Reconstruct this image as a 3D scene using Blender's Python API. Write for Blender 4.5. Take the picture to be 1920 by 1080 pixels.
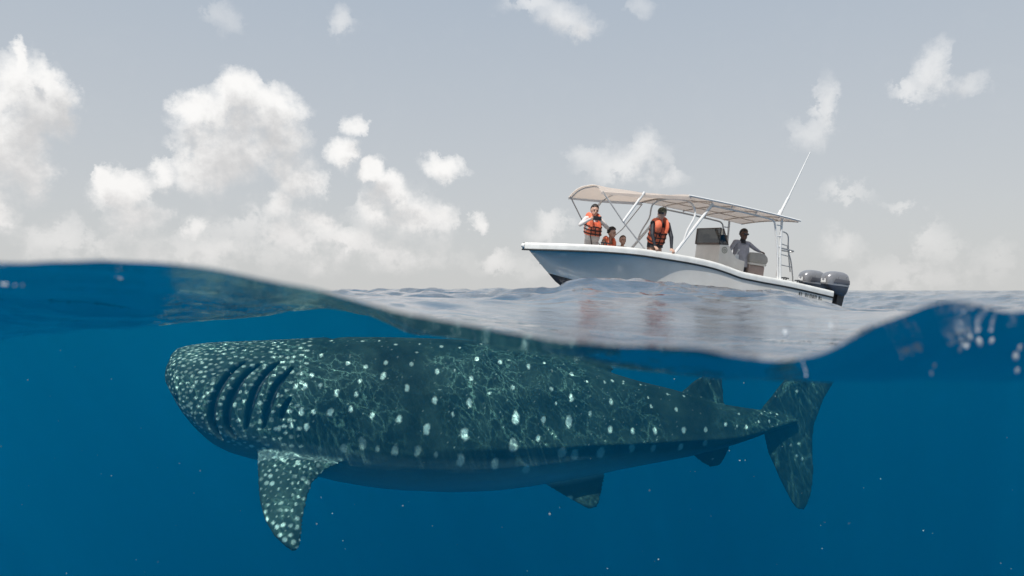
import bpy, bmesh, math, random
import numpy as np
from mathutils import Matrix, Vector, Euler

random.seed(7)
RNG = np.random.default_rng(11)
SC = bpy.context.scene
COL = SC.collection
for o in list(bpy.data.objects):
    bpy.data.objects.remove(o)

# ------------------------------------------------------------------ camera
cam_data = bpy.data.cameras.new('camera')
cam = bpy.data.objects.new('camera', cam_data)
COL.objects.link(cam)
cam.location = (0, 0, 0)
cam.rotation_euler = (math.radians(90.22), 0, 0)
cam_data.lens = 24
cam_data.sensor_width = 36
cam_data.clip_start = 0.02
cam_data.clip_end = 20000
cam_data.dof.use_dof = True
cam_data.dof.focus_distance = 7.0
cam_data.dof.aperture_fstop = 5.6
SC.camera = cam

# ------------------------------------------------------------------ render settings / exposure
SC.view_settings.view_transform = 'Standard'
SC.view_settings.look = 'None'
SC.view_settings.exposure = 0.0
SC.view_settings.gamma = 1.0
SC.render.engine = 'CYCLES'
cy = SC.cycles
cy.use_denoising = True
cy.max_bounces = 8
cy.diffuse_bounces = 2
cy.glossy_bounces = 3
cy.transmission_bounces = 4
cy.transparent_max_bounces = 12
cy.volume_bounces = 2
cy.sample_clamp_indirect = 6.0
cy.caustics_reflective = False
cy.caustics_refractive = False

# ------------------------------------------------------------------ sun
SUN_EL = math.radians(58)
SUN_DIR = Vector((-0.50, -0.86, 0)).normalized() * math.cos(SUN_EL) + Vector((0, 0, math.sin(SUN_EL)))
sl = bpy.data.lights.new('sun', 'SUN')
sl.energy = 4.0
sl.angle = math.radians(0.5)
sl.color = (1.0, 0.965, 0.91)
sun = bpy.data.objects.new('sun', sl)
COL.objects.link(sun)
sun.rotation_euler = SUN_DIR.to_track_quat('Z', 'Y').to_euler()
sun.location = SUN_DIR * 50


# ------------------------------------------------------------------ node helpers
class NT:
    def __init__(self, tree):
        self.t = tree

    def n(self, typ, **kw):
        nd = self.t.nodes.new(typ)
        for k, v in kw.items():
            setattr(nd, k, v)
        return nd

    def put(self, sock, v):
        if hasattr(v, 'is_output'):
            self.t.links.new(v, sock)
        elif v is not None:
            if hasattr(sock.default_value, '__len__') and not hasattr(v, '__len__'):
                v = (v,) * len(sock.default_value)
            if hasattr(v, '__len__') and len(sock.default_value) == 4 and len(v) == 3:
                v = (*v, 1)
            sock.default_value = v

    def m(self, op, a, b=None, c=None, clamp=False):
        nd = self.n('ShaderNodeMath', operation=op, use_clamp=clamp)
        for i, v in enumerate((a, b, c)):
            if v is not None:
                self.put(nd.inputs[i], v)
        return nd.outputs[0]

    def v(self, op, a, b=None, c=None, out=0):
        nd = self.n('ShaderNodeVectorMath', operation=op)
        for i, x in enumerate((a, b, c)):
            if x is not None:
                self.put(nd.inputs[i], x)
        return nd.outputs[out]

    def mix(self, f, a, b, blend='MIX'):
        nd = self.n('ShaderNodeMix', data_type='RGBA', blend_type=blend)
        self.put(nd.inputs[0], f)
        self.put(nd.inputs[6], a)
        self.put(nd.inputs[7], b)
        return nd.outputs[2]

    def ramp(self, f, lo, hi, a=0.0, b=1.0, smooth=True):
        nd = self.n('ShaderNodeMapRange', interpolation_type='SMOOTHSTEP' if smooth else 'LINEAR')
        for i, x in enumerate((f, lo, hi, a, b)):
            self.put(nd.inputs[i], x)
        return nd.outputs[0]

    def noise(self, vec, scale, detail=2.0, rough=0.5, dist=0.0, out=0):
        nd = self.n('ShaderNodeTexNoise')
        if vec is not None:
            self.put(nd.inputs['Vector'], vec)
        nd.inputs['Scale'].default_value = scale
        nd.inputs['Detail'].default_value = detail
        nd.inputs['Roughness'].default_value = rough
        nd.inputs['Distortion'].default_value = dist
        return nd.outputs[out]


# ------------------------------------------------------------------ world: pale hazy sky with cumulus
world = bpy.data.worlds.new('World')
SC.world = world
world.use_nodes = True
wt = world.node_tree
wt.nodes.clear()
W = NT(wt)

CLOUDS = [  # azimuth/elevation of each cloud lobe given as offsets in units of 1/1280 rad-ish from straight ahead: x, y, rx, ry, weight
    (40, 190, 80, 80, 1), (100, 185, 48, 70, 1), (20, 280, 70, 80, 1), (60, 320, 45, 60, 0.9), (0, 395, 45, 45, 0.7), (112, 150, 26, 38, 0.9), (48, 118, 20, 34, 0.9),
    (452, 180, 48, 46, 1), (505, 215, 52, 52, 1), (430, 262, 85, 80, 1), (370, 205, 42, 28, 0.9), (520, 270, 48, 60, 1), (390, 305, 56, 58, 0.9), (540, 330, 42, 45, 0.8),
    (240, 362, 58, 46, 1), (203, 335, 24, 28, 0.9), (255, 408, 64, 36, 0.8), (310, 318, 26, 34, 0.8),
    (635, 295, 34, 30, 0.9), (655, 235, 26, 20, 0.7), (560, 355, 44, 30, 0.8), (520, 395, 34, 28, 0.7),
    (700, 330, 32, 26, 1), (738, 362, 36, 26, 1), (720, 395, 52, 38, 0.8), (775, 402, 42, 32, 0.8), (825, 408, 38, 24, 0.7),
    (590, 420, 34, 24, 0.8), (640, 452, 85, 30, 0.7), (540, 452, 50, 30, 0.7), (725, 468, 90, 24, 0.6), (400, 472, 60, 24, 0.6), (360, 430, 22, 20, 0.7), (890, 425, 18, 16, 0.7), (930, 487, 36, 20, 0.6),
    (845, 315, 36, 26, 0.8), (830, 300, 18, 18, 0.6),
    (1180, 302, 74.1, 33.8, 0.51), (1205, 272, 30.9, 27.9, 0.51), (1240, 328, 43.2, 23.9, 0.47), (1110, 290, 32.9, 15.9, 0.4),
    (1035, 430, 30.9, 29.8, 0.51), (1010, 442, 30.9, 15.9, 0.4),
    (1050, 40, 49.5, 33.8, 0.51), (1088, 62, 28.9, 23.9, 0.51), (1000, 10, 56.7, 19.9, 0.47),
    (635, 38, 26.9, 30.2, 0.44), (418, 22, 29.1, 28.1, 0.32), (1200, 15, 35.1, 19.9, 0.33),
    (1760, 128, 28.9, 43.7, 0.51), (1722, 158, 39.2, 19.9, 0.49), (1800, 158, 35.1, 19.9, 0.4),
    (1535, 200, 26.8, 47.7, 0.47), (1515, 245, 35.1, 29.8, 0.4),
    (1580, 362, 49.5, 27.9, 0.4), (1692, 388, 43.2, 19.9, 0.4), (1572, 455, 39.2, 33.8, 0.43), (1750, 458, 68, 43.7, 0.43), (1650, 500, 72.1, 29.8, 0.33), (1880, 480, 51.5, 39.7, 0.33),
    (300, 470, 200, 40, 0.5), (650, 480, 220, 45, 0.55), (1700, 520, 160, 40, 0.4), (100, 450, 90, 40, 0.5), (480, 430, 120, 60, 0.45), (760, 430, 110, 60, 0.45), (1000, 500, 120, 24, 0.35), (45, 60, 18, 18, 0),
]

tc = W.n('ShaderNodeTexCoord')
DIR = W.v('NORMALIZE', tc.outputs['Generated'])
sep = W.n('ShaderNodeSeparateXYZ')
wt.links.new(DIR, sep.inputs[0])
az = W.m('ARCTAN2', sep.outputs[0], sep.outputs[1])
el = W.m('ARCSINE', sep.outputs[2])
comb = W.n('ShaderNodeCombineXYZ')
wt.links.new(az, comb.inputs[0])
wt.links.new(el, comb.inputs[1])
AE = comb.outputs[0]
# domain warp gives the cauliflower outline
warpc = W.noise(DIR, 9.0, 7.0, 0.68, out=1)
warp = W.v('SUBTRACT', warpc, (0.5, 0.5, 0.5))
AEw = W.v('MULTIPLY_ADD', warp, (0.105, 0.088, 0.0), AE)


def lobes(vec):
    acc = None
    for (px, py, rx, ry, w) in CLOUDS:
        tx, ty = (px - 960) / 1280.0, -(py - 545) / 1280.0
        a = math.atan(tx)
        e = math.atan(ty * math.cos(a))
        k = math.cos(a)
        inv = (1280.0 / (rx * k * k * 1.42), 1280.0 / (ry * k * 1.42), 0)
        d = W.v('MULTIPLY', W.v('SUBTRACT', vec, (a, e, 0)), inv)
        q = W.v('DOT_PRODUCT', d, d, out=1)
        val = W.m('MULTIPLY_ADD', q, -w, w)
        acc = val if acc is None else W.m('SMOOTH_MAX', acc, val, 0.25)
    return acc


fine = W.noise(DIR, 26.0, 6.0, 0.62)
finer = W.noise(DIR, 70.0, 4.0, 0.6)
# the same kind of cloud goes on outside the picture
gen = W.noise(W.v('MULTIPLY', DIR, (1.0, 1.0, 2.2)), 5.0, 4.0, 0.55)
outside = W.ramp(W.m('ABSOLUTE', az), 0.66, 0.85)
above = W.ramp(el, 0.42, 0.6)
genm = W.m('MULTIPLY', W.ramp(gen, 0.52, 0.7, -0.5, 0.9, smooth=False), W.m('MAXIMUM', outside, above))
genm = W.m('SUBTRACT', genm, W.m('MULTIPLY_ADD', W.m('MAXIMUM', outside, above), -0.5, 0.5))
nz = W.m('MULTIPLY_ADD', W.m('SUBTRACT', fine, 0.5), 1.8, W.m('MULTIPLY', W.m('SUBTRACT', finer, 0.5), 0.6))
rel = W.m('SUBTRACT', fine, W.noise(W.v('ADD', DIR, (0.006, 0.0, 0.013)), 26.0, 6.0, 0.62))
rel2 = W.m('SUBTRACT', finer, W.noise(W.v('ADD', DIR, (0.002, 0.0, 0.005)), 70.0, 4.0, 0.6))
M0 = W.m('MAXIMUM', W.m('MAXIMUM', lobes(AEw), genm), -0.6)
D0 = W.m('ADD', M0, nz)
UPV = W.v('ADD', AEw, (-0.010, 0.034, 0.0))
D1 = W.m('MAXIMUM', W.m('MAXIMUM', lobes(UPV), genm), -0.6)
base_soft = W.ramp(D1, 0.0, 0.9, 0.24, 1.10)
cov = W.m('MULTIPLY', W.ramp(D0, 0.06, base_soft), W.m('POWER', W.ramp(M0, -0.14, 0.80, 0.0, 1.0), 1.7))
# light on the cloud: thin above -> bright top; thick above -> grey base
thick = W.m('SUBTRACT', W.m('ADD', D1, W.m('MULTIPLY', nz, 0.30)), W.m('ADD', W.m('MULTIPLY', rel, 1.5), W.m('MULTIPLY', rel2, 0.3)))
lit = W.ramp(thick, -0.1, 1.35, 1.0, 0.0)
cloud_hi = (0.985, 0.975, 0.96)
cloud_lo = (0.60, 0.60, 0.605)
ccol = W.mix(lit, cloud_lo, cloud_hi)

sky = W.n('ShaderNodeTexSky', sky_type='NISHITA')
sky.sun_disc = False
sky.sun_elevation = SUN_EL
sky.sun_rotation = math.atan2(SUN_DIR.x, SUN_DIR.y)
sky.air_density = 1.0
sky.dust_density = 3.0
sky.ozone_density = 1.0
nish = W.v('SCALE', sky.outputs[0], None)
nish.node.inputs['Scale'].default_value = 0.085
elp = W.m('MAXIMUM', el, 0.0)
hazef = W.ramp(elp, 0.0, 0.45, 1.0, 0.0, smooth=False)
hazec = W.mix(hazef, (0.455, 0.53, 0.62), (0.68, 0.685, 0.675))
hazec = W.mix(W.ramp(W.m('ABSOLUTE', W.m('SUBTRACT', az, 0.0)), 0.0, 3.2), hazec, hazec)
base = W.mix(0.86, nish, hazec)
far = W.ramp(elp, 0.0, 0.22, 0.62, 0.0)
ccol = W.mix(far, ccol, (0.86, 0.835, 0.815))
skycol = W.mix(W.m('MULTIPLY', cov, W.ramp(elp, 0.0, 0.12, 0.72, 0.97)), base, ccol)
# below the horizon the open sea carries on
below = W.ramp(sep.outputs[2], -0.012, 0.0, 1.0, 0.0)
final = W.mix(below, skycol, (0.004, 0.075, 0.19))
bg = W.n('ShaderNodeBackground')
wt.links.new(final, bg.inputs[0])
bg.inputs[1].default_value = 1.0
wo = W.n('ShaderNodeOutputWorld')
wt.links.new(bg.outputs[0], wo.inputs[0])
world.cycles.sampling_method = 'MANUAL'
world.cycles.sample_map_resolution = 512


# ------------------------------------------------------------------ generic mesh helpers
def link_mesh(name, verts, faces, mat=None, parent=None, smooth=True, autosmooth=None):
    me = bpy.data.meshes.new(name)
    me.from_pydata([tuple(v) for v in verts], [], [tuple(f) for f in faces])
    me.validate()
    bm = bmesh.new()
    bm.from_mesh(me)
    bmesh.ops.recalc_face_normals(bm, faces=bm.faces)
    bm.to_mesh(me)
    bm.free()
    return link(name, me, mat, parent, smooth, autosmooth)


def link(name, me, mat=None, parent=None, smooth=True, autosmooth=None):
    if mat is not None:
        for mm in (mat if isinstance(mat, (list, tuple)) else [mat]):
            me.materials.append(mm)
    if len(me.polygons):
        me.polygons.foreach_set('use_smooth', [smooth] * len(me.polygons))
    if smooth and autosmooth:
        me.set_sharp_from_angle(angle=math.radians(autosmooth))
    o = bpy.data.objects.new(name, me)
    COL.objects.link(o)
    if parent is not None:
        o.parent = parent
    return o


def tag(o, label=None, cat=None, group=None, kind=None):
    if label: o['label'] = label
    if cat: o['category'] = cat
    if group: o['group'] = group
    if kind: o['kind'] = kind
    return o


class Geo:
    """collects vertices and faces of one mesh"""
    def __init__(self):
        self.v, self.f, self.mi = [], [], []

    def add(self, verts, faces, mi=0):
        b = len(self.v)
        self.v += [tuple(map(float, p)) for p in verts]
        self.f += [tuple(b + i for i in f) for f in faces]
        self.mi += [mi] * len(faces)
        return self

    def box(self, c, s, rot=None, mi=0, taper=(1, 1)):
        P = []
        for sz in (-1, 1):
            k = taper if sz > 0 else (1, 1)
            for sx, sy in ((-1, -1), (1, -1), (1, 1), (-1, 1)):
                p = Vector((sx * s[0] / 2 * k[0], sy * s[1] / 2 * k[1], sz * s[2] / 2))
                if rot is not None: p = rot @ p
                P.append(p + Vector(c))
        F = [(3, 2, 1, 0), (4, 5, 6, 7), (0, 1, 5, 4), (1, 2, 6, 5), (2, 3, 7, 6), (3, 0, 4, 7)]
        return self.add(P, F, mi)

    def tube(self, pts, r, n=8, mi=0, cap=True, squash=None):
        pts = [Vector(p) for p in pts]
        rs = r if hasattr(r, '__len__') else [r] * len(pts)
        V, F = [], []
        up = None
        for i, p in enumerate(pts):
            a = pts[max(i - 1, 0)]
            b = pts[min(i + 1, len(pts) - 1)]
            t = (b - a).normalized()
            if up is None:
                up = Vector((0, 0, 1)) if abs(t.z) < 0.9 else Vector((1, 0, 0))
            sd = t.cross(up)
            if sd.length < 1e-4: sd = t.cross(Vector((0, 1, 0)))
            sd.normalize()
            u2 = sd.cross(t).normalized()
            up = u2
            for k in range(n):
                an = 2 * math.pi * k / n
                q1, q2 = (squash[i] if squash else (1, 1))
                V.append(p + sd * (math.cos(an) * rs[i] * q1) + u2 * (math.sin(an) * rs[i] * q2))
        for i in range(len(pts) - 1):
            for k in range(n):
                k2 = (k + 1) % n
                F.append((i * n + k, i * n + k2, (i + 1) * n + k2, (i + 1) * n + k))
        if cap:
            F.append(tuple(range(n))[::-1])
            F.append(tuple((len(pts) - 1) * n + k for k in range(n)))
        return self.add(V, F, mi)

    def ball(self, c, r, rot=None, nu=12, nv=8, mi=0):
        r = r if hasattr(r, '__len__') else (r, r, r)
        V = [Vector((0, 0, r[2]))]
        for j in range(1, nv):
            th = math.pi * j / nv
            for i in range(nu):
                ph = 2 * math.pi * i / nu
                V.append(Vector((r[0] * math.sin(th) * math.cos(ph), r[1] * math.sin(th) * math.sin(ph), r[2] * math.cos(th))))
        V.append(Vector((0, 0, -r[2])))
        F = [(0, 1 + i, 1 + (i + 1) % nu) for i in range(nu)]
        for j in range(nv - 2):
            for i in range(nu):
                a, b = 1 + j * nu + i, 1 + j * nu + (i + 1) % nu
                F.append((a, a + nu, b + nu, b))
        L = len(V) - 1
        F += [(L, 1 + (nv - 2) * nu + (i + 1) % nu, 1 + (nv - 2) * nu + i) for i in range(nu)]
        if rot is not None: V = [rot @ p for p in V]
        return self.add([p + Vector(c) for p in V], F, mi)

    def loft(self, rings, closed=True, cap=True, mi=0):
        n = len(rings[0])
        V = [p for r in rings for p in r]
        F = []
        for i in range(len(rings) - 1):
            for k in range(n if closed else n - 1):
                k2 = (k + 1) % n
                F.append((i * n + k, i * n + k2, (i + 1) * n + k2, (i + 1) * n + k))
        if cap and closed:
            F.append(tuple(range(n))[::-1])
            F.append(tuple((len(rings) - 1) * n + k for k in range(n)))
        return self.add(V, F, mi)

    def obj(self, name, mat, parent=None, smooth=True, autosmooth=35, bevel=0):
        o = link_mesh(name, self.v, self.f, mat, parent, smooth, None)
        me = o.data
        if any(self.mi): me.polygons.foreach_set('material_index', self.mi)
        if bevel:
            bm = bmesh.new(); bm.from_mesh(me)
            bmesh.ops.bevel(bm, geom=[e for e in bm.edges if len(e.link_faces) == 2 and e.calc_face_angle(0) > 0.6], offset=bevel, segments=2, affect='EDGES', profile=0.6)
            bm.to_mesh(me); bm.free()
            me.polygons.foreach_set('use_smooth', [smooth] * len(me.polygons))
        if smooth and autosmooth:
            me.set_sharp_from_angle(angle=math.radians(autosmooth))
        return o


def curve_pts(pts, n=24):
    """Catmull-Rom through the points"""
    P = [Vector(p) for p in pts]
    P = [P[0] * 2 - P[1]] + P + [P[-1] * 2 - P[-2]]
    out = []
    segs = len(P) - 3
    per = max(2, n // segs)
    for i in range(segs):
        p0, p1, p2, p3 = P[i:i + 4]
        for k in range(per):
            t = k / per
            out.append(0.5 * ((2 * p1) + (p2 - p0) * t + (2 * p0 - 5 * p1 + 4 * p2 - p3) * t * t + (3 * p1 - p0 - 3 * p2 + p3) * t ** 3))
    out.append(P[-2])
    return out


def vnoise(x, y, seed=0):
    xi, yi = np.floor(x).astype(np.int64), np.floor(y).astype(np.int64)
    fx, fy = x - xi, y - yi
    fx, fy = fx * fx * fx * (fx * (6 * fx - 15) + 10), fy * fy * fy * (fy * (6 * fy - 15) + 10)

    def h(a, b):
        n = (a * 374761393 + b * 668265263 + seed * 982451653) & 0x7fffffff
        n = ((n ^ (n >> 13)) * 1274126177) & 0x7fffffff
        return ((n ^ (n >> 16)) & 0xffff) / 65535.0
    return (h(xi, yi) * (1 - fx) + h(xi + 1, yi) * fx) * (1 - fy) + (h(xi, yi + 1) * (1 - fx) + h(xi + 1, yi + 1) * fx) * fy * 1.0 - 0.5


def fbm(x, y, oct=4, seed=0, gain=0.5):
    s, a = 0, 1.0
    for o in range(oct):
        s = s + a * vnoise(x * 2 ** o, y * 2 ** o, seed + o)
        a *= gain
    return s


def smooth_interp(xq, xs, ys):
    """piecewise cubic through the points"""
    xs, ys = np.asarray(xs, float), np.asarray(ys, float)
    d = np.gradient(ys, xs)
    i = np.clip(np.searchsorted(xs, xq) - 1, 0, len(xs) - 2)
    h = xs[i + 1] - xs[i]
    t = np.clip((xq - xs[i]) / h, 0, 1)
    return ((2 * t**3 - 3 * t**2 + 1) * ys[i] + (t**3 - 2 * t**2 + t) * h * d[i] + (-2 * t**3 + 3 * t**2) * ys[i + 1] + (t**3 - t**2) * h * d[i + 1])


# ------------------------------------------------------------------ material helper
def principled(name, color, rough=0.5, metal=0.0, var=0.0, vscale=6.0, bump=0.0, bscale=40.0, coat=0.0, spec=0.5, trans=0.0):
    m = bpy.data.materials.new(name)
    m.use_nodes = True
    t = NT(m.node_tree)
    b = m.node_tree.nodes['Principled BSDF']
    co = t.n('ShaderNodeTexCoord').outputs['Object']
    if var:
        f = t.noise(co, vscale, 5.0, 0.6)
        dark = tuple(c * (1 - var) for c in color)
        lite = tuple(min(1, c * (1 + var * 0.5)) for c in color)
        t.put(b.inputs['Base Color'], t.mix(t.ramp(f, 0.3, 0.7), dark, lite))
        t.put(b.inputs['Roughness'], t.ramp(f, 0.25, 0.75, rough * 0.85, min(1, rough * 1.15)))
    else:
        t.put(b.inputs['Base Color'], color)
        b.inputs['Roughness'].default_value = rough
    b.inputs['Metallic'].default_value = metal
    b.inputs['Coat Weight'].default_value = coat
    b.inputs['Specular IOR Level'].default_value = spec
    if bump:
        bn = t.n('ShaderNodeBump')
        bn.inputs['Strength'].default_value = bump
        bn.inputs['Distance'].default_value = 0.01
        t.put(bn.inputs['Height'], t.noise(co, bscale, 4.0, 0.6))
        m.node_tree.links.new(bn.outputs[0], b.inputs['Normal'])
    if trans:
        # thin cloth lets light through
        out = m.node_tree.nodes['Material Output']
        tr = t.n('ShaderNodeBsdfTranslucent')
        t.put(tr.inputs[0], color)
        ms = t.n('ShaderNodeMixShader')
        ms.inputs[0].default_value = trans
        m.node_tree.links.new(b.outputs[0], ms.inputs[1])
        m.node_tree.links.new(tr.outputs[0], ms.inputs[2])
        m.node_tree.links.new(ms.outputs[0], out.inputs[0])
    return m


#@@SEA
# ------------------------------------------------------------------ the sea: one wave field, metres
Y_CUT = 0.30          # the water stands against the camera's port here


def sect(pts, y):
    return [((px - 960) / 1280.0 * y, -(py - 545) / 1280.0 * y) for px, py in pts]


def bear(pts):
    return [((px - 960) / 1280.0, -(py - 545) / 1280.0) for px, py in pts]


# four cross-sections of the swell along x (each at its own distance y)
SEC_A = bear([(-900, 560), (-500, 520), (-250, 500), (0, 491), (150, 489), (260, 491), (330, 494), (400, 503), (500, 526), (600, 546), (694, 572), (787, 594), (881, 612), (975, 627), (1087, 640),
              (1200, 649), (1320, 657), (1400, 668), (1480, 673), (1540, 664), (1590, 640), (1640, 612), (1700, 590), (1755, 572), (1790, 566), (1830, 571), (1880, 587), (1925, 586), (2050, 570), (2300, 600), (2700, 560)])
SEC_B = bear([(-900, 640), (-300, 640), (0, 620), (150, 612), (350, 600), (480, 588), (640, 580), (700, 592), (800, 622), (900, 642), (1000, 658), (1100, 675), (1150, 685), (1250, 697), (1400, 706),
              (1570, 711), (1750, 708), (1920, 708), (2300, 690), (2900, 640)])
TROUGH_Y = [(-1.6, 2.3), (-0.75, 2.3), (-0.42, 2.2), (-0.25, 1.9), (-0.17, 1.1), (-0.10, 0.72), (0.1, 0.64), (0.45, 0.64), (0.6, 0.72), (0.8, 1.0), (1.6, 1.2)]
SEC_C = sect([(-600, 575), (0, 575), (400, 570), (700, 572), (900, 590), (1100, 606), (1300, 614), (1500, 618), (1700, 612), (1920, 600), (2600, 590)], 3.6)
SEC_D = bear([(-600, 560), (0, 552), (600, 551), (800, 550), (960, 550), (1010, 549), (1042, 545), (1062, 536), (1085, 531), (1130, 530), (1200, 533), (1300, 540), (1350, 545), (1400, 550), (1450, 550),
              (1485, 556), (1530, 574), (1590, 590), (1720, 600), (1850, 590), (2000, 570), (2600, 560)])


def sea_height(x, y):
    u = x / y
    yB = smooth_interp(u, *zip(*TROUGH_Y))
    hA = smooth_interp(u, *zip(*SEC_A)) * Y_CUT
    hB = smooth_interp(u, *zip(*SEC_B)) * yB
    hC = smooth_interp(x, *zip(*SEC_C))
    hD = smooth_interp(u, *zip(*SEC_D)) * np.minimum(y, 8.0)
    hE = -0.10 - 0.34 * np.exp(-((x - 7.6) / 2.4) ** 2)      # the trough under the boat's stern
    hF = np.zeros_like(x) - 0.06

    def s(t):
        t = np.clip(t, 0, 1)
        return t * t * (3 - 2 * t)
    h = hA + (hB - hA) * s((y - Y_CUT) / (yB - Y_CUT))
    h = np.where(y > yB, hB + (hC - hB) * s((y - yB) / (3.6 - yB)) ** 0.8, h)
    h = np.where(y > 3.6, hC + (hD - hC) * s((y - 3.6) / 4.4), h)
    h = np.where(y > 8.0, hD + (hE - hD) * s((y - 8.0) / 8.0), h)
    h = np.where(y > 16.0, hE + (hF - hE) * s((y - 16.0) / 9.0), h)
    # wind ripples riding on the swell
    k = s((y - 0.30) / 0.9)
    k2 = s((y - 4.5) / 3.0)
    r = 0.026 * k * np.clip(-x / y * 4 + .6, .40, 1.3) * fbm(x * 2.6 + 0.5 * y, y * 2.4 - 0.25 * x, 3, 3) + 0.009 * k * np.clip(-x / y * 4 + .6, .25, 1.5) * fbm(x * 9, y * 7, 2, 13)
    r = r + 0.085 * k2 * fbm(x * 0.75 + 0.2 * y, y * 1.0, 4, 9) * np.where(y < 30, 1, np.clip(60 / (y + 30), 0.2, 1))
    r = r + 0.085 * k2 * fbm(x * 2.6 - 0.6 * y, y * 3.2, 3, 41) * np.clip(14 / (y + 4), 0.15, 1)
    r = r + 0.16 * s((y - 24) / 40) * fbm(x * 0.12, y * 0.16, 3, 21)
    r = r + 0.002 * (1 - k) * fbm(x * 30, y * 12, 2, 5)
    return h + r


def sea_grid(ncol, ratio, drop=0.0):
    us = np.concatenate([[-60, -14, -5, -2.4], np.linspace(-1.25, 1.25, ncol), [2.4, 5, 14, 60]])
    ys = [0.0]
    step = 0.012
    while ys[-1] < 4200:
        ys.append(ys[-1] + step)
        step = 0.012 + ys[-1] * ratio
    ys = np.array(ys) + Y_CUT
    U, Yg = np.meshgrid(us, ys)
    Xg = U * (Yg + 0.30)
    Zg = sea_height(Xg, Yg) - drop
    nr, nc = Xg.shape
    V = np.stack([Xg, Yg, Zg], -1).reshape(-1, 3)
    idx = np.arange(nr * nc).reshape(nr, nc)
    F = np.stack([idx[:-1, :-1], idx[:-1, 1:], idx[1:, 1:], idx[1:, :-1]], -1).reshape(-1, 4)
    return V, F, idx


def np_mesh(name, V, F):
    me = bpy.data.meshes.new(name)
    me.vertices.add(len(V))
    me.vertices.foreach_set('co', np.asarray(V, np.float32).ravel())
    k = F.shape[1]
    me.loops.add(len(F) * k)
    me.loops.foreach_set('vertex_index', F.astype(np.int32).ravel())
    me.polygons.add(len(F))
    me.polygons.foreach_set('loop_start', np.arange(0, len(F) * k, k, dtype=np.int32))
    me.polygons.foreach_set('loop_total', np.full(len(F), k, np.int32))
    me.update(calc_edges=True)
    me.validate()
    return me


# water surface: mirrors by Fresnel, the rest passes; a light web is painted into its transparent colour
wm = bpy.data.materials.new('water_surface')
wm.use_nodes = True
T = NT(wm.node_tree)
wm.node_tree.nodes.clear()
geo = T.n('ShaderNodeNewGeometry').outputs['Position']
flat = T.v('MULTIPLY', geo, (1, 1, 0))
rip = T.noise(T.v('MULTIPLY', flat, (1.0, 0.7, 1)), 5.0, 6.0, 0.6, 0.4)
rip2 = T.noise(T.v('MULTIPLY', flat, (1.0, 0.6, 1)), 1.1, 5.0, 0.55, 0.2)
dist = T.v('LENGTH', geo, out=1)
bmp = T.n('ShaderNodeBump')
T.put(bmp.inputs['Strength'], T.m('MULTIPLY', T.ramp(dist, 0.35, 1.0, 0.12, 0.60), T.ramp(dist, 2.2, 4.5, 1.0, 0.40)))
bmp.inputs['Distance'].default_value = 0.05
T.put(bmp.inputs['Height'], rip)
bmp2 = T.n('ShaderNodeBump')
T.put(bmp2.inputs['Strength'], T.ramp(dist, 3.5, 8.0, 0.03, 0.34))
bmp2.inputs['Distance'].default_value = 0.16
T.put(bmp2.inputs['Height'], rip2)
wm.node_tree.links.new(bmp.outputs[0], bmp2.inputs['Normal'])
fr = T.n('ShaderNodeFresnel')
fr.inputs['IOR'].default_value = 1.36
wm.node_tree.links.new(bmp2.outputs[0], fr.inputs['Normal'])
gl = T.n('ShaderNodeBsdfGlossy')
T.put(gl.inputs['Roughness'], T.ramp(dist, 1.5, 6.0, 0.03, 0.12))
gl.inputs['Color'].default_value = (0.97, 0.98, 1, 1)
wm.node_tree.links.new(bmp2.outputs[0], gl.inputs['Normal'])
# painted light web: bright cell edges that pattern the sunlight passing the sheet
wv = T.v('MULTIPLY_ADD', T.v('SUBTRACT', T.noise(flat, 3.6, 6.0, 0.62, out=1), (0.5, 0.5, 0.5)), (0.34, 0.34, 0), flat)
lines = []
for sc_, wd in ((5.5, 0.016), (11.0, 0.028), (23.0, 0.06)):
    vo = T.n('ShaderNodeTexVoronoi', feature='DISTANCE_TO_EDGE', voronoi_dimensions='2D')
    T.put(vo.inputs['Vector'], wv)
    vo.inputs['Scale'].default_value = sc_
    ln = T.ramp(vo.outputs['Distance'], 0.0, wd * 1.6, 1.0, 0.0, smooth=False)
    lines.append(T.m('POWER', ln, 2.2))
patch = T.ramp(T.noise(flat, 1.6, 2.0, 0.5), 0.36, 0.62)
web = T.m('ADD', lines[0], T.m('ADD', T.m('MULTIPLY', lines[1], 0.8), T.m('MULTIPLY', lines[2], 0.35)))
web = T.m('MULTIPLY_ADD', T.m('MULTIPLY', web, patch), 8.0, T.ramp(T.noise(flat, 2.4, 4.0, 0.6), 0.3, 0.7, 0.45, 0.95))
# painted web acts on steep rays only; faded out for the low camera view
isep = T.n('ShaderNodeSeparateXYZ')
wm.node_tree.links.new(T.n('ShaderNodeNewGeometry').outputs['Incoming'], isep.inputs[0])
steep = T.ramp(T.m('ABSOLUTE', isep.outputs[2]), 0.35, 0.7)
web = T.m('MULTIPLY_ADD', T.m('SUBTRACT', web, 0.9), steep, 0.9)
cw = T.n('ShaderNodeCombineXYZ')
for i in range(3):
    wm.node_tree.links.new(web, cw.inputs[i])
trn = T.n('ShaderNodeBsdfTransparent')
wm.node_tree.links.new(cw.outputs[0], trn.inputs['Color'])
ms = T.n('ShaderNodeMixShader')
wm.node_tree.links.new(T.m('POWER', fr.outputs[0], 0.55), ms.inputs[0])
wm.node_tree.links.new(trn.outputs[0], ms.inputs[1])
wm.node_tree.links.new(gl.outputs[0], ms.inputs[2])
ou = T.n('ShaderNodeOutputMaterial')
wm.node_tree.links.new(ms.outputs[0], ou.inputs[0])

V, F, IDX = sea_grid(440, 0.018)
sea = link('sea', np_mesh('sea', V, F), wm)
tag(sea, 'deep blue choppy sea surface with swell around the boat', kind='structure')

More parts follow.
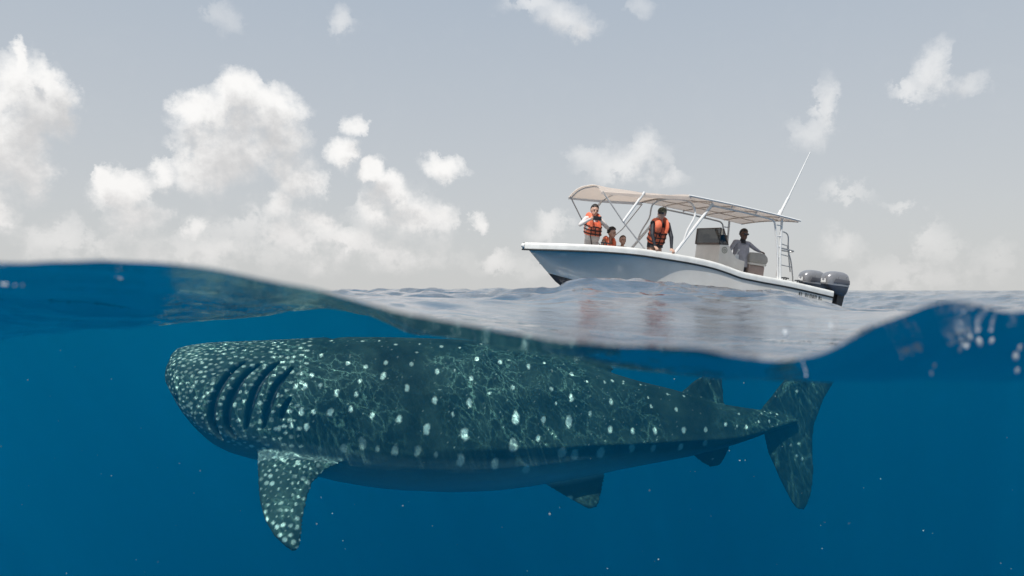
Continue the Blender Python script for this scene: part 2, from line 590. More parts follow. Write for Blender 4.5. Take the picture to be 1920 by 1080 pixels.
# the body of water below it: even blue murk
V2, F2, I2 = sea_grid(440, 0.018, drop=0.003)
nr, nc = I2.shape
ZB = -62.0
border = list(I2[0, :]) + list(I2[1:, -1]) + list(I2[-1, -2::-1]) + list(I2[-2:0:-1, 0])
bpos = V2[border].copy()
bpos[:, 2] = ZB
n0 = len(V2)
Vw = np.vstack([V2, bpos])
nb = len(border)
quads = [(border[i], n0 + i, n0 + (i + 1) % nb, border[(i + 1) % nb]) for i in range(nb)]
me = bpy.data.meshes.new('haze')
hm = bmesh.new()
tmp = np_mesh('tmp', Vw, np.vstack([F2, np.array(quads)]))
hm.from_mesh(tmp)
hm.verts.ensure_lookup_table()
hm.faces.new([hm.verts[n0 + i] for i in range(nb)])
bmesh.ops.recalc_face_normals(hm, faces=hm.faces)
hm.to_mesh(me)
hm.free()
bpy.data.meshes.remove(tmp)
vm = bpy.data.materials.new('blue_water')
vm.use_nodes = True
T = NT(vm.node_tree)
vm.node_tree.nodes.clear()
SIG_S = (0.0005, 0.0305, 0.0555)
SIG_A = (0.1500, 0.0345, 0.0180)


def dens_col(sig):
    d = max(sig)
    return d, tuple(s / d for s in sig)


vs = T.n('ShaderNodeVolumeScatter')
d, c = dens_col(SIG_S)
vs.inputs['Color'].default_value = (*c, 1)
vs.inputs['Density'].default_value = d
vs.inputs['Anisotropy'].default_value = 0.52
va = T.n('ShaderNodeVolumeAbsorption')
d, c = dens_col(SIG_A)
va.inputs['Color'].default_value = (*[1 - x for x in c], 1)
va.inputs['Density'].default_value = d
ad = T.n('ShaderNodeAddShader')
vm.node_tree.links.new(vs.outputs[0], ad.inputs[0])
vm.node_tree.links.new(va.outputs[0], ad.inputs[1])
ou = T.n('ShaderNodeOutputMaterial')
vm.node_tree.links.new(ad.outputs[0], ou.inputs['Volume'])
vm.cycles.homogeneous_volume = True
haze = link('haze', me, vm, smooth=False)
tag(haze, 'clear blue seawater that fills everything under the surface', kind='stuff')

# sea floor far below
bedm = principled('seabed_sand', (0.10, 0.13, 0.14), 0.9, var=0.4, vscale=0.05)
g = Geo()
NB = 24
xs = np.linspace(-4000, 4000, NB)
ysb = np.linspace(-0.5 + Y_CUT + 1.0, 4000, NB)
vv = [(x, y, -60 + 1.5 * float(fbm(np.array(x * 0.003), np.array(y * 0.003), 3, 4))) for y in ysb for x in xs]
ff = [(j * NB + i, j * NB + i + 1, (j + 1) * NB + i + 1, (j + 1) * NB + i) for j in range(NB - 1) for i in range(NB - 1)]
g.add(vv, ff)
bed = g.obj('seabed', bedm, autosmooth=None)
tag(bed, 'sea floor far below the whale shark, lost in the blue depths', kind='structure')

# ------------------------------------------------------------------ whale shark (local: x snout -> tail, y away, z up)
S_TOP = [(-0.013, 0.06), (0.001, 0.128), (0.046, 0.172), (0.116, 0.191), (0.239, 0.208), (0.38, 0.214), (0.595, 0.22), (0.884, 0.232), (1.06, 0.24), (1.12, 0.226), (1.178, 0.241), (1.476, 0.238), (1.779, 0.228), (2.009, 0.215), (2.163, 0.202), (2.359, 0.18), (2.556, 0.147), (2.755, 0.094), (2.955, 0.028), (3.158, -0.046), (3.363, -0.109), (3.57, -0.16), (3.779, -0.22), (3.99, -0.289), (4.203, -0.326), (4.332, -0.345), (4.462, -0.376), (4.592, -0.412)]
S_BOT = [(-0.013, 0.0), (0.001, -0.05), (0.046, -0.13), (0.098, -0.203), (0.169, -0.308), (0.257, -0.402), (0.345, -0.475), (0.452, -0.53), (0.595, -0.575), (0.811, -0.637), (1.03, -0.712), (1.252, -0.772), (1.476, -0.814), (1.779, -0.847), (2.009, -0.863), (2.241, -0.864), (2.477, -0.852), (2.715, -0.825), (2.955, -0.794), (3.158, -0.757), (3.363, -0.727), (3.612, -0.691), (3.779, -0.664), (3.99, -0.617), (4.203, -0.558), (4.375, -0.505), (4.592, -0.453)]
S_WID = [(-0.013, 0.038), (0.116, -0.045), (0.31, -0.144), (0.667, -0.252), (1.03, -0.335), (1.401, -0.4), (1.779, -0.456), (2.163, -0.477), (2.556, -0.479), (2.955, -0.486), (3.363, -0.496), (3.779, -0.506), (3.99, -0.508), (4.203, -0.485), (4.418, -0.445), (4.592, -0.42)]
SNOUT = 0.075      # the broad front of the head stands this far behind the outline's nearest reading
S_HW = [(-0.013, 0.10), (0.001, 0.21), (0.046, 0.30), (0.116, 0.37), (0.25, 0.43), (0.45, 0.475), (0.8, 0.50), (1.2, 0.50), (1.8, 0.48), (2.4, 0.43), (3.0, 0.35), (3.5, 0.265), (4.0, 0.175), (4.3, 0.12), (4.592, 0.05)]
GILLS = [[(0.607, 0.107), (0.539, 0.057), (0.491, -0.029), (0.456, -0.112), (0.443, -0.225), (0.466, -0.326), (0.491, -0.377)],
         [(0.704, 0.092), (0.636, 0.042), (0.588, -0.044), (0.552, -0.127), (0.539, -0.214), (0.546, -0.298), (0.581, -0.356)],
         [(0.821, 0.104), (0.766, 0.054), (0.717, -0.033), (0.691, -0.117), (0.668, -0.217), (0.655, -0.301)],
         [(0.913, 0.072), (0.857, 0.002), (0.821, -0.062), (0.795, -0.149), (0.772, -0.233), (0.766, -0.297)],
         [(0.926, -0.108), (0.9, -0.151), (0.877, -0.208), (0.87, -0.249)]]
SPOTS = [(1.45,0.22,0.011),(1.57,0.2,0.013),(1.73,0.2,0.011),(1.71,0.15,0.011),(1.88,0.18,0.015),(1.51,0.09,0.015),(1.68,0.08,0.015),(2.16,0.19,0.013),(2.12,0.1,0.017),(2.01,0.17,0.01),(1.5,0.01,0.02),(1.85,0.03,0.018),(1.97,0.03,0.01),(1.65,-0.07,0.018),(2.08,-0.02,0.016),(2.28,0.08,0.016),(2.48,0.04,0.016),(2.48,0.16,0.013),(2.79,-0.02,0.016),(1.83,-0.15,0.022),(2.06,-0.17,0.022),(2.36,-0.09,0.015),(2.77,-0.17,0.021),(3.06,-0.21,0.018),(1.43,-0.23,0.017),(1.6,-0.26,0.022),(1.78,-0.33,0.029),(2.03,-0.37,0.032),(2.37,-0.28,0.032),(2.56,-0.3,0.017),(2.74,-0.33,0.028),(3.04,-0.39,0.021),(3.21,-0.41,0.018),(2.35,-0.45,0.033),(1.58,-0.46,0.027),(1.72,-0.47,0.027),(2.0,-0.54,0.033),(2.23,-0.58,0.032),(2.52,-0.42,0.017),(2.69,-0.53,0.034),(2.78,-0.55,0.033),(2.97,-0.54,0.037),(3.2,-0.53,0.029),(2.44,-0.63,0.032),(3.04,-0.08,0.011),(3.11,-0.08,0.015),(3.19,-0.1,0.011),(1.47,-0.45,0.015),(1.84,-0.5,0.015),(3.37,-0.26,0.013),(3.57,-0.29,0.015),(3.67,-0.21,0.012),(3.53,-0.19,0.01),(3.36,-0.2,0.009),(3.2,-0.09,0.011),(3.34,-0.12,0.01),(3.38,-0.42,0.018),(3.61,-0.43,0.018),(3.79,-0.44,0.016),(3.96,-0.41,0.013),(4.13,-0.44,0.012),(4.05,-0.43,0.007),(4.09,-0.35,0.009),(4.24,-0.41,0.008),(4.33,-0.41,0.008),(4.37,-0.36,0.009),(4.29,-0.36,0.008),(4.34,-0.31,0.007),(4.43,-0.37,0.011),(3.37,-0.54,0.026),(3.58,-0.55,0.024),(3.78,-0.53,0.022),(1.17,-0.21,0.022),(1.2,-0.09,0.019),(1.01,-0.04,0.017),(1.26,0.09,0.017),(1.38,0.07,0.014),(1.12,0.22,0.014),(1.08,0.14,0.014),(1.04,0.02,0.016),(0.99,-0.2,0.019),(1.33,-0.1,0.014),(1.3,-0.19,0.016),(1.34,0.22,0.014),(1.49,0.0,0.016),(1.35,-0.02,0.014),(1.02,-0.29,0.019),(1.25,-0.44,0.023),(1.37,-0.41,0.031),(1.1,-0.04,0.013),(0.99,0.17,0.013),(0.95,-0.04,0.013),(0.93,-0.28,0.013),(0.86,-0.3,0.014),(1.07,-0.2,0.014),(0.97,0.03,0.011),(0.84,-0.09,0.013),(2.9,-0.07,0.010),(2.63,-0.11,0.012),(2.2,-0.12,0.010),(1.95,-0.24,0.012),(2.9,-0.28,0.012),(2.6,0.06,0.010),(2.66,-0.2,0.010)]
SHARK_YAW = math.radians(7)
SHARK_M = Matrix.Translation((-2.38, 4.70, -0.57)) @ Matrix.Rotation(SHARK_YAW, 4, 'Z')

g = Geo()
rings = []
NR = 64
for xv in np.concatenate([np.linspace(-0.013, 0.14, 12), np.linspace(0.17, 4.592, 90)]):
    q = np.array([xv])
    zt, zb, zw, hw = [float(np.interp(xv, *zip(*a))) if a is S_TOP else float(smooth_interp(q, *zip(*a))[0]) for a in (S_TOP, S_BOT, S_WID, S_HW)]
    zw = min(max(zw, zb + 0.01), zt - 0.01)
    ring = []
    rear = np.clip((xv - 1.6) / 1.4, 0, 1)
    for k in range(NR):
        t = 2 * math.pi * k / NR
        c, s = math.cos(t), math.sin(t)
        # flank ridges that run along the body
        ridge = 0.0
        if 0.7 < xv < 4.3:
            f = min(1, (xv - 0.7) / 0.5) * min(1, (4.3 - xv) / 0.6)
            for deg, a, w in ((0, 0.09 * rear, 0.09), (30, 0.017, 0.055), (57, 0.018, 0.055)):
                dt = abs(abs(math.atan2(s, abs(c))) * (1 if s >= 0 else -1) - math.radians(deg))
                ridge += f * a * math.exp(-(dt / w) ** 2)
        up = s > 0
        e = 0.92 if up else 0.85
        y = hw * math.copysign(abs(c) ** (1.0 if up else 1.0 + 0.25 * rear), c) * (1 + ridge)
        z = zw + ((zt - zw) * abs(s) ** e if up else -(zw - zb) * abs(s) ** e) * (1 + ridge * 0.6 * abs(s))
        ring.append((xv + SNOUT * max(0.0, 1 - xv / 0.55) * min(1.0, abs(y) / 0.25 + 0.4), y, z))
    rings.append(ring)
g.loft(rings)


def fin(sections, thick, n=14):
    """sections: (leading edge point, trailing edge point, normal direction, thickness)"""
    rr = []
    for (a, b, nrm, th) in sections:
        a, b, nrm = Vector(a), Vector(b), Vector(nrm).normalized()
        c = (a + b) / 2
        h = (b - a) / 2
        ring = []
        for k in range(n):
            t = 2 * math.pi * k / n
            u = math.cos(t)
            w = th * (0.62 - 0.38 * u) + 0.004          # fuller towards the leading edge
            ring.append(tuple(c + h * u + nrm * (math.sin(t) * w)))
        rr.append(ring)
    g.loft(rr)


def unp(px, py, yl):
    """point of the shark's own vertical plane y = yl that the outline reading (px, py) belongs to"""
    R = SHARK_M.to_3x3(); O = SHARK_M.translation
    d = R.transposed() @ Vector(((px - 960) / 1280, 1, -(py - 545) / 1280))
    o = R.transposed() @ (-O)
    t = (yl - o.y) / d.y
    return o + d * t


# left pectoral: hangs down and out from just behind the gills
P = [((505, 812), (615, 838), -0.22, .05), ((483, 838), (664, 862), -0.40, .055), ((482, 866), (641, 867), -0.51, .05), ((483, 886), (611, 881), -0.565, .046), ((484, 908), (586, 906), -0.615, .041), ((487, 940), (577, 935), -0.68, .036), ((497, 975), (570, 968), -0.74, .03), ((515, 1005), (567, 1000), -0.79, .025), ((535, 1024), (564, 1022), -0.82, .018), ((547, 1032), (558, 1031), -0.83, .01)]
secs = []
for (a, b, yl, th) in P:
    secs.append((unp(*a, yl), unp(*b, yl), (0.1, -0.8, 0.55), th))
fin(secs, 0)
# right pectoral, held flatter
fin([((0.74 + .1 * k * k * .14, 0.30 + 0.24 * k, -0.42 - 0.055 * k), (1.28 - .07 * k, 0.30 + 0.24 * k, -0.46 - 0.055 * k), (0, 0.25, 1), .05 - .01 * k) for k in range(5)], 0)
# pelvic fins
for sgn in (-1, 1):
    fin([((2.56, .10 * sgn, -.70), (3.07, .10 * sgn, -.66), (0, 1, .3 * sgn), .03), ((2.60, .15 * sgn, -.80), (3.055, .15 * sgn, -.78), (0, 1, .3 * sgn), .026),
         ((2.75, .20 * sgn, -.885), (3.02, .2 * sgn, -.86), (0, 1, .3 * sgn), .02), ((2.87, .24 * sgn, -.945), (2.99, .24 * sgn, -.93), (0, 1, .3 * sgn), .014), ((2.91, .25 * sgn, -.963), (2.965, .25 * sgn, -.955), (0, 1, .3 * sgn), .007)], 0)
# anal fin
fin([((3.72, 0, -.58), (4.08, 0, -.54), (0, 1, 0), .024), ((3.76, 0, -.66), (4.06, 0, -.63), (0, 1, 0), .02), ((3.84, 0, -.725), (4.02, 0, -.71), (0, 1, 0), .014), ((3.91, 0, -.765), (3.985, 0, -.755), (0, 1, 0), .007)], 0)
# dorsal fins
fin([((3.64, 0, -.28), (4.03, 0, -.36), (0, 1, 0), .03), ((3.69, 0, -.19), (4.02, 0, -.27), (0, 1, 0), .026), ((3.78, 0, -.115), (4.012, 0, -.17), (0, 1, 0), .02), ((3.87, 0, -.065), (4.003, 0, -.095), (0, 1, 0), .014), ((3.92, 0, -.048), (3.985, 0, -.058), (0, 1, 0), .007)], 0)
fin([((1.98, 0, .10), (2.95, 0, -.06), (0, 1, 0), .06), ((2.05, 0, .17), (3.17, 0, -.025), (0, 1, 0), .045), ((2.20, 0, .235), (3.10, 0, .05), (0, 1, 0), .04), ((2.38, 0, .27), (3.05, 0, .12), (0, 1, 0), .03), ((2.56, 0, .305), (3.01, 0, .21), (0, 1, 0), .022), ((2.72, 0, .32), (2.98, 0, .28), (0, 1, 0), .01)], 0)
# tail
TL = [((5.03, .085), (5.095, .08), .010), ((4.85, .065), (5.06, .02), .014), ((4.68, .015), (5.02, -.04), .018), ((4.57, -.046), (4.96, -.11), .022), ((4.475, -.147), (4.91, -.18), .027), ((4.405, -.236), (4.85, -.27), .032), ((4.332, -.316), (4.81, -.37), .036), ((4.27, -.42), (4.77, -.47), .038), ((4.34, -.53), (4.754, -.60), .034), ((4.375, -.677), (4.757, -.72), .03), ((4.42, -.77), (4.763, -.82), .026), ((4.462, -.864), (4.755, -.92), .022), ((4.52, -.97), (4.741, -1.0), .018), ((4.57, -1.06), (4.71, -1.08), .013), ((4.61, -1.11), (4.68, -1.125), .007)]
fin([((a[0], 0.02 * (a[1] + .4) ** 2, a[1]), (b[0], 0.02, b[1]), (0, 1, 0), th) for a, b, th in TL], 0)

raw = link_mesh('whale_shark_raw', g.v, g.f)
rm = raw.modifiers.new('r', 'REMESH')
rm.mode = 'VOXEL'
rm.voxel_size = 0.0085
dg = bpy.context.evaluated_depsgraph_get()
sme = bpy.data.meshes.new_from_object(raw.evaluated_get(dg), depsgraph=dg)
bpy.data.objects.remove(raw)
sme.name = 'whale_shark'


def get_co(me):
    a = np.empty(len(me.vertices) * 3, np.float32)
    me.vertices.foreach_get('co', a)
    return a.reshape(-1, 3).astype(float)


def smooth_mesh(me, it, lam=0.5):
    co = get_co(me)
    ed = np.empty(len(me.edges) * 2, np.int32)
    me.edges.foreach_get('vertices', ed)
    ed = ed.reshape(-1, 2)
    deg = np.bincount(ed.ravel(), minlength=len(co))[:, None].clip(1)
    for i in range(it):
        for l in (lam, -lam * 1.03):
            acc = np.zeros_like(co)
            for ax in range(3):
                acc[:, ax] = np.bincount(ed[:, 0], co[ed[:, 1], ax], len(co)) + np.bincount(ed[:, 1], co[ed[:, 0], ax], len(co))
            co = co + l * (acc / deg - co)
    me.vertices.foreach_set('co', co.astype(np.float32).ravel())
    me.update()
    return co


def seg_dist(P, poly):
    """distance of 2-D points to a polyline, and the signed side"""
    best = np.full(len(P), 9.0)
    side = np.zeros(len(P))
    tt = np.zeros(len(P))
    L = len(poly) - 1
    for i in range(L):
        a, b = np.array(poly[i]), np.array(poly[i + 1])
        ab = b - a
        t = np.clip(((P - a) @ ab) / (ab @ ab), 0, 1)
        dv = P - (a + t[:, None] * ab)
        d = np.hypot(dv[:, 0], dv[:, 1])
        cr = ab[0] * dv[:, 1] - ab[1] * dv[:, 0]
        m = d < best
        best[m] = d[m]; side[m] = cr[m]; tt[m] = (i + t[m]) / L
    return best, np.sign(side), tt


co = smooth_mesh(sme, 8)
nrm = np.empty(len(co) * 3, np.float32)
sme.vertices.foreach_get('normal', nrm)
nrm = nrm.reshape(-1, 3).astype(float)
N = len(co)
X_, Y_, Z_ = co.T
# gill slits: each slit opens under the rear edge of a flap of skin
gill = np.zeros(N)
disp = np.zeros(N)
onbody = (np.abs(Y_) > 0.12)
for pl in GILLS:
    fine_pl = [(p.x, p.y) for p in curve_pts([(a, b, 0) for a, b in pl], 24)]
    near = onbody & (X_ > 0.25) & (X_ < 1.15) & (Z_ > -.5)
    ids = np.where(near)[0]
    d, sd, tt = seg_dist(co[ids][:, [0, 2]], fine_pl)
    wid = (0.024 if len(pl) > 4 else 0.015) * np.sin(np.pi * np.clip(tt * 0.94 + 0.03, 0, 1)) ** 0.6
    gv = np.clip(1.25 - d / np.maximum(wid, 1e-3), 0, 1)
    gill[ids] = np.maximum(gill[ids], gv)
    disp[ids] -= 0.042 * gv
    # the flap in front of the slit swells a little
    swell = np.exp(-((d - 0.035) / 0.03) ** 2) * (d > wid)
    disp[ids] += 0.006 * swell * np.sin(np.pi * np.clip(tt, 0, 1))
# mouth line at the front
md, _, mt = seg_dist(co[:, [0, 2]], [(-0.02, 0.0), (0.03, -0.035), (0.10, -0.075), (0.17, -0.13)])
mv = np.clip(1.2 - md / 0.009, 0, 1) * (X_ < 0.3)
disp -= 0.012 * mv
# skin folds
disp += 0.0035 * fbm(X_ * 3.0 + 7, (Z_ + np.abs(Y_)) * 9.0, 3, 31) * (np.abs(Y_) > .1)
co2 = co + nrm * disp[:, None]
sme.vertices.foreach_set('co', co2.astype(np.float32).ravel())
sme.update()

# pale spots: explicit rows on the flank, a dense scatter over head and pectoral fin
spot = np.zeros(N)


def add_spot(p, r, val=1.0, stretch=None):
    m = np.where((np.abs(co[:, 0] - p[0]) < r * 2.6) & (np.abs(co[:, 1] - p[1]) < r * 3) & (np.abs(co[:, 2] - p[2]) < r * 3))[0]
    if not len(m): return
    dv = co[m] - p
    if stretch is not None: dv = dv * np.array(stretch)
    wob = fbm(co[m, 0] * 0.9 / r + p[0] * 31, (co[m, 2] + co[m, 1] * 0.5) * 0.9 / r + p[2] * 17, 3, 8)
    d = np.linalg.norm(dv, axis=1) / (r * (1 + wob * 0.45))
    v = np.clip((1.22 - d) / 0.42, 0, 1)
    spot[m] = np.maximum(spot[m], v * val)


bodyid = np.where((np.abs(Y_) > 0.02))[0]
for sgn in (-1, 1):
    side_ids = np.where(Y_ * sgn > 0.03)[0]
    for (sx, sz, r) in SPOTS:
        w = (co[side_ids, 0] - sx) ** 2 + (co[side_ids, 2] - sz) ** 2 - 1e-4 * np.abs(Y_[side_ids])
        p = co[side_ids[np.argmin(w)]]
        low = sz < np.interp(sx, *zip(*S_WID)) + 0.03
        add_spot(p, r * (0.95 if low else 0.92), RNG.uniform(0.35, 0.5) if low else RNG.uniform(0.85, 1.0), (1.25, 1, 0.75))
zwid = np.interp(X_, *zip(*S_WID))
hd = np.where((X_ < 1.0) & (Z_ > zwid - 0.19 * np.clip(X_ + .5, 0.3, 1)) & (gill < 0.05))[0]
taken = []
for i in RNG.permutation(hd):
    p = co[i]
    sp = 0.026 + 0.030 * max(0, p[0] - 0.25) * RNG.uniform(0.6, 1.4)
    if all((p[0] - q[0]) ** 2 + (p[1] - q[1]) ** 2 + (p[2] - q[2]) ** 2 > sp * sp for q in taken[-900:]):
        taken.append(p)
        add_spot(p, RNG.uniform(0.0045, 0.0095) * (1 + 0.3 * p[0]), RNG.uniform(0.22, 0.85), (0.75, 1, 1.1))
    if len(taken) > 1000: break
pf = np.where((Y_ < -0.515) & (X_ > 0.6) & (X_ < 1.35) & (Z_ < -0.38))[0]
taken = []
for i in RNG.permutation(pf):
    p = co[i]
    if all((p[0] - q[0]) ** 2 + (p[1] - q[1]) ** 2 + (p[2] - q[2]) ** 2 > 0.033 ** 2 for q in taken):
        taken.append(p)
        add_spot(p, RNG.choice([0.005, 0.006, 0.008, 0.012]), RNG.uniform(0.25, 0.9))
    if len(taken) > 320: break
# small faint freckles between the large spots
fl = np.where((X_ > 0.95) & (X_ < 4.4) & (Z_ > zwid))[0]
for i in RNG.choice(fl, 420):
    add_spot(co[i], RNG.uniform(0.003, 0.006), RNG.uniform(0.15, 0.45))
for sx, sz in ((2.78, -.90), (2.93, -.87), (4.55, -.62), (4.62, -.61), (4.60, -.70), (4.66, -.73), (4.68, -.85), (3.92, -.70), (4.6, -.2), (4.66, -.1)):
    w = (co[:, 0] - sx) ** 2 + (co[:, 2] - sz) ** 2 - 1e-4 * (Y_ < 0)
    add_spot(co[np.argmin(w)], 0.022 if sx < 3 else 0.009, 0.6)

belly = np.clip((zwid - 0.06 - Z_) / np.clip(0.42 - 0.09 * X_, 0.18, 0.42), 0, 1)
zbot = np.interp(X_, *zip(*S_BOT))
belly *= np.where((np.abs(Y_) > 0.09) & (X_ > 2.4) | (X_ > 3.6), np.clip((Z_ - zbot - 0.0) / 0.05, 0, 1), 1.0)
finm = (X_ > 4.28) | ((Y_ < -0.53) & (Z_ < -.38))
belly[finm] = 0
belly *= np.clip((X_ - 0.02) / 0.15, 0, 1)


def set_attr(me, name, arr):
    at = me.attributes.new(name, 'FLOAT', 'POINT')
    at.data.foreach_set('value', arr.astype(np.float32))


set_attr(sme, 'spot', spot)
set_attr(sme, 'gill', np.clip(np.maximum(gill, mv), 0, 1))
set_attr(sme, 'belly', belly)

sk = bpy.data.materials.new('whale_shark_skin')
sk.use_nodes = True
T = NT(sk.node_tree)
b = sk.node_tree.nodes['Principled BSDF']
oc = T.n('ShaderNodeTexCoord').outputs['Object']


def attr(name):
    a = T.n('ShaderNodeAttribute')
    a.attribute_name = name
    return a.outputs['Fac']


mott = T.noise(T.v('MULTIPLY', oc, (1.0, 1.0, 0.6)), 5.0, 7.0, 0.65)
grain = T.noise(T.v('MULTIPLY', oc, (3.0, 1.0, 1.0)), 55.0, 4.0, 0.7)
basec = T.mix(T.ramp(mott, 0.3, 0.72), (0.008, 0.022, 0.019), (0.042, 0.070, 0.060))
basec = T.mix(T.m('MULTIPLY', T.ramp(grain, 0.4, 0.8), 0.4), basec, (0.065, 0.095, 0.08))
basec = T.mix(attr('belly'), basec, (0.30, 0.34, 0.35))
sf = T.m('MULTIPLY', attr('spot'), T.ramp(T.noise(oc, 90.0, 3.0, 0.6), 0.25, 0.5, 0.65, 1.0))
basec = T.mix(sf, basec, (0.76, 0.80, 0.74))
basec = T.mix(T.ramp(attr('gill'), 0.15, 0.7), basec, (0.006, 0.008, 0.009))  # near-black gill tissue, with the slits' shade put into the colour
T.put(b.inputs['Base Color'], basec)
b.inputs['Roughness'].default_value = 0.62
b.inputs['Specular IOR Level'].default_value = 0.12
bn = T.n('ShaderNodeBump')
bn.inputs['Strength'].default_value = 0.35
bn.inputs['Distance'].default_value = 0.006
T.put(bn.inputs['Height'], T.m('ADD', grain, T.m('MULTIPLY', mott, 1.5)))
sk.node_tree.links.new(bn.outputs[0], b.inputs['Normal'])

shark = link('whale_shark', sme, sk)
shark.matrix_world = SHARK_M
tag(shark, 'dark grey whale shark with white spots swimming just under the surface', 'whale shark')
# near-black strip at the bottom of each slit: gill tissue plus painted shade
gm = principled('gill_lining_shade', (0.010, 0.008, 0.009), 0.6)
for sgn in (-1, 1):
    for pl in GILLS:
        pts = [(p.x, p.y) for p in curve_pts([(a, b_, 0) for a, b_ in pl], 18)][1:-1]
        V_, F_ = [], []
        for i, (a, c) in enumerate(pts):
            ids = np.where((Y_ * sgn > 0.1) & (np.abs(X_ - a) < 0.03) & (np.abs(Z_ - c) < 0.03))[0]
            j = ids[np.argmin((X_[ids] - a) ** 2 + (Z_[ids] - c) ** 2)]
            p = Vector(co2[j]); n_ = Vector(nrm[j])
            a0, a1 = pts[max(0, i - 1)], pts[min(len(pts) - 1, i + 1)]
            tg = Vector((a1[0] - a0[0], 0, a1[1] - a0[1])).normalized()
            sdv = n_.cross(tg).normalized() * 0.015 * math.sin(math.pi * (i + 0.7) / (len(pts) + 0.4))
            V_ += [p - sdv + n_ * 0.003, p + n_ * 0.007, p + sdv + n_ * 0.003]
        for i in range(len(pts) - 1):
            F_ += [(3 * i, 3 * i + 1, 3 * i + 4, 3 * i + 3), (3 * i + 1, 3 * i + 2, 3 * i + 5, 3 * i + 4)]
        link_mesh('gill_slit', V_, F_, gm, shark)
em = principled('eye_black', (0.01, 0.01, 0.012), 0.15)
for sgn in (-1, 1):
    ids = np.where((Y_ * sgn > 0.1))[0]
    j = ids[np.argmin((X_[ids] - 0.20) ** 2 + (Z_[ids] + 0.10) ** 2)]
    e = Geo().ball(co2[j], (0.017, 0.010, 0.017)).obj('eye', em, shark)
# ------------------------------------------------------------------ boat (local: x forward to the bow, y to port, z up; deck at z = 0)
def boat_matrix():
    th, ph, ro = math.radians(18), math.radians(6), math.radians(-4)
    c, s = math.cos(th), math.sin(th)
    X, Y, Z = Vector((-c, -s, 0)), Vector((s, -c, 0)), Vector((0, 0, 1))
    X, Z = X * math.cos(ph) + Z * math.sin(ph), Z * math.cos(ph) - X * math.sin(ph)
    Y, Z = Y * math.cos(ro) + Z * math.sin(ro), Z * math.cos(ro) - Y * math.sin(ro)
    M = Matrix((X, Y, Z)).transposed().to_4x4()
    M.translation = (7.192, 17.181, -0.459)
    return M


BOAT_M = boat_matrix()
boat = bpy.data.objects.new('tour_boat', None)
COL.objects.link(boat)
boat.matrix_world = BOAT_M
tag(boat, 'white open motorboat with canopy and twin outboards riding a swell', 'boat')

gelcoat = principled('gelcoat_white', (0.88, 0.83, 0.76), 0.24, var=0.09, vscale=1.5, coat=0.3)
capw = principled('gunwale_white', (0.80, 0.80, 0.77), 0.4, var=0.10, vscale=5)
bottom_paint = principled('bottom_paint_black', (0.012, 0.014, 0.02), 0.45, var=0.3)
rubber = principled('black_rubber', (0.015, 0.017, 0.018), 0.6)
tube_white = principled('painted_tube_white', (0.78, 0.78, 0.77), 0.3, var=0.05)
steel = principled('stainless_tube', (0.52, 0.51, 0.50), 0.35, metal=0.35, var=0.1)
canvas = principled('cream_canvas', (0.88, 0.81, 0.75), 0.85, var=0.06, vscale=3, bump=0.25, bscale=30, trans=0.62)
panel_w = principled('top_panel', (0.86, 0.80, 0.75), 0.6, var=0.05, vscale=2, trans=0.5)
cushion = principled('grey_vinyl', (0.50, 0.47, 0.43), 0.6, var=0.12, bump=0.2)
dark_plastic = principled('dark_plastic', (0.02, 0.021, 0.023), 0.4)

SHEER_B = [(-0.05, 1.06), (1.0, 1.12), (2.5, 1.17), (4.0, 1.17), (5.0, 1.11), (5.8, 0.98), (6.4, 0.78), (6.9, 0.52), (7.2, 0.31), (7.36, 0.15), (7.45, 0.02)]
SHEER_Z = [(-0.05, 0.53), (1.3, 0.63), (2.3, 0.675), (2.65, 0.70), (2.95, 0.755), (3.3, 0.815), (3.8, 0.86), (4.5, 0.885), (5.2, 0.895), (5.9, 0.87), (6.5, 0.825), (7.0, 0.78), (7.45, 0.735)]
CH_B = [(-0.05, 1.04), (2.0, 1.13), (3.5, 1.12), (4.6, 0.97), (5.4, 0.64), (5.9, 0.36), (6.25, 0.18), (6.5, 0.08), (6.68, 0.025), (6.78, 0.006)]
CH_Z = [(-0.05, 0.02), (3.0, 0.0), (4.6, -0.02), (5.4, 0.0), (6.1, 0.05), (6.5, 0.10), (6.78, 0.145)]
KEEL_Z = [(-0.05, -0.32), (4.0, -0.33), (5.2, -0.31), (5.9, -0.25), (6.3, -0.16), (6.55, -0.05), (6.78, 0.14)]
STEM = [(6.78, 0.14), (6.95, 0.29), (7.12, 0.44), (7.28, 0.58), (7.42, 0.69)]


def si(x, tab):
    return float(smooth_interp(np.array([float(x)]), *zip(*tab))[0])


XS = list(np.linspace(-0.05, 6.7, 56)) + [6.74, 6.78]
# hull sides: chine to sheer, with flare that grows to the bow
for_sheer = list(np.linspace(-0.05, 7.2, 120)) + [7.27, 7.33, 7.38, 7.42]
NS = 17


def side_point(x, t):
    """t = 0 chine .. 1 just under the gunwale"""
    # ahead of the forefoot the lower edge runs up the stem
    if x <= 6.78:
        c, zc = si(x, CH_B), si(x, CH_Z)
    else:
        c, zc = 0.006, si(x, STEM)
    b, zs = si(x, SHEER_B) - 0.004, si(x, SHEER_Z) - 0.14
    zs = max(zs, zc + 0.002)
    p = 1.0 + 0.75 * np.clip((x - 2.5) / 3.5, 0, 1)
    return (x, c + (max(b, c) - c) * t ** p, zc + (zs - zc) * t)


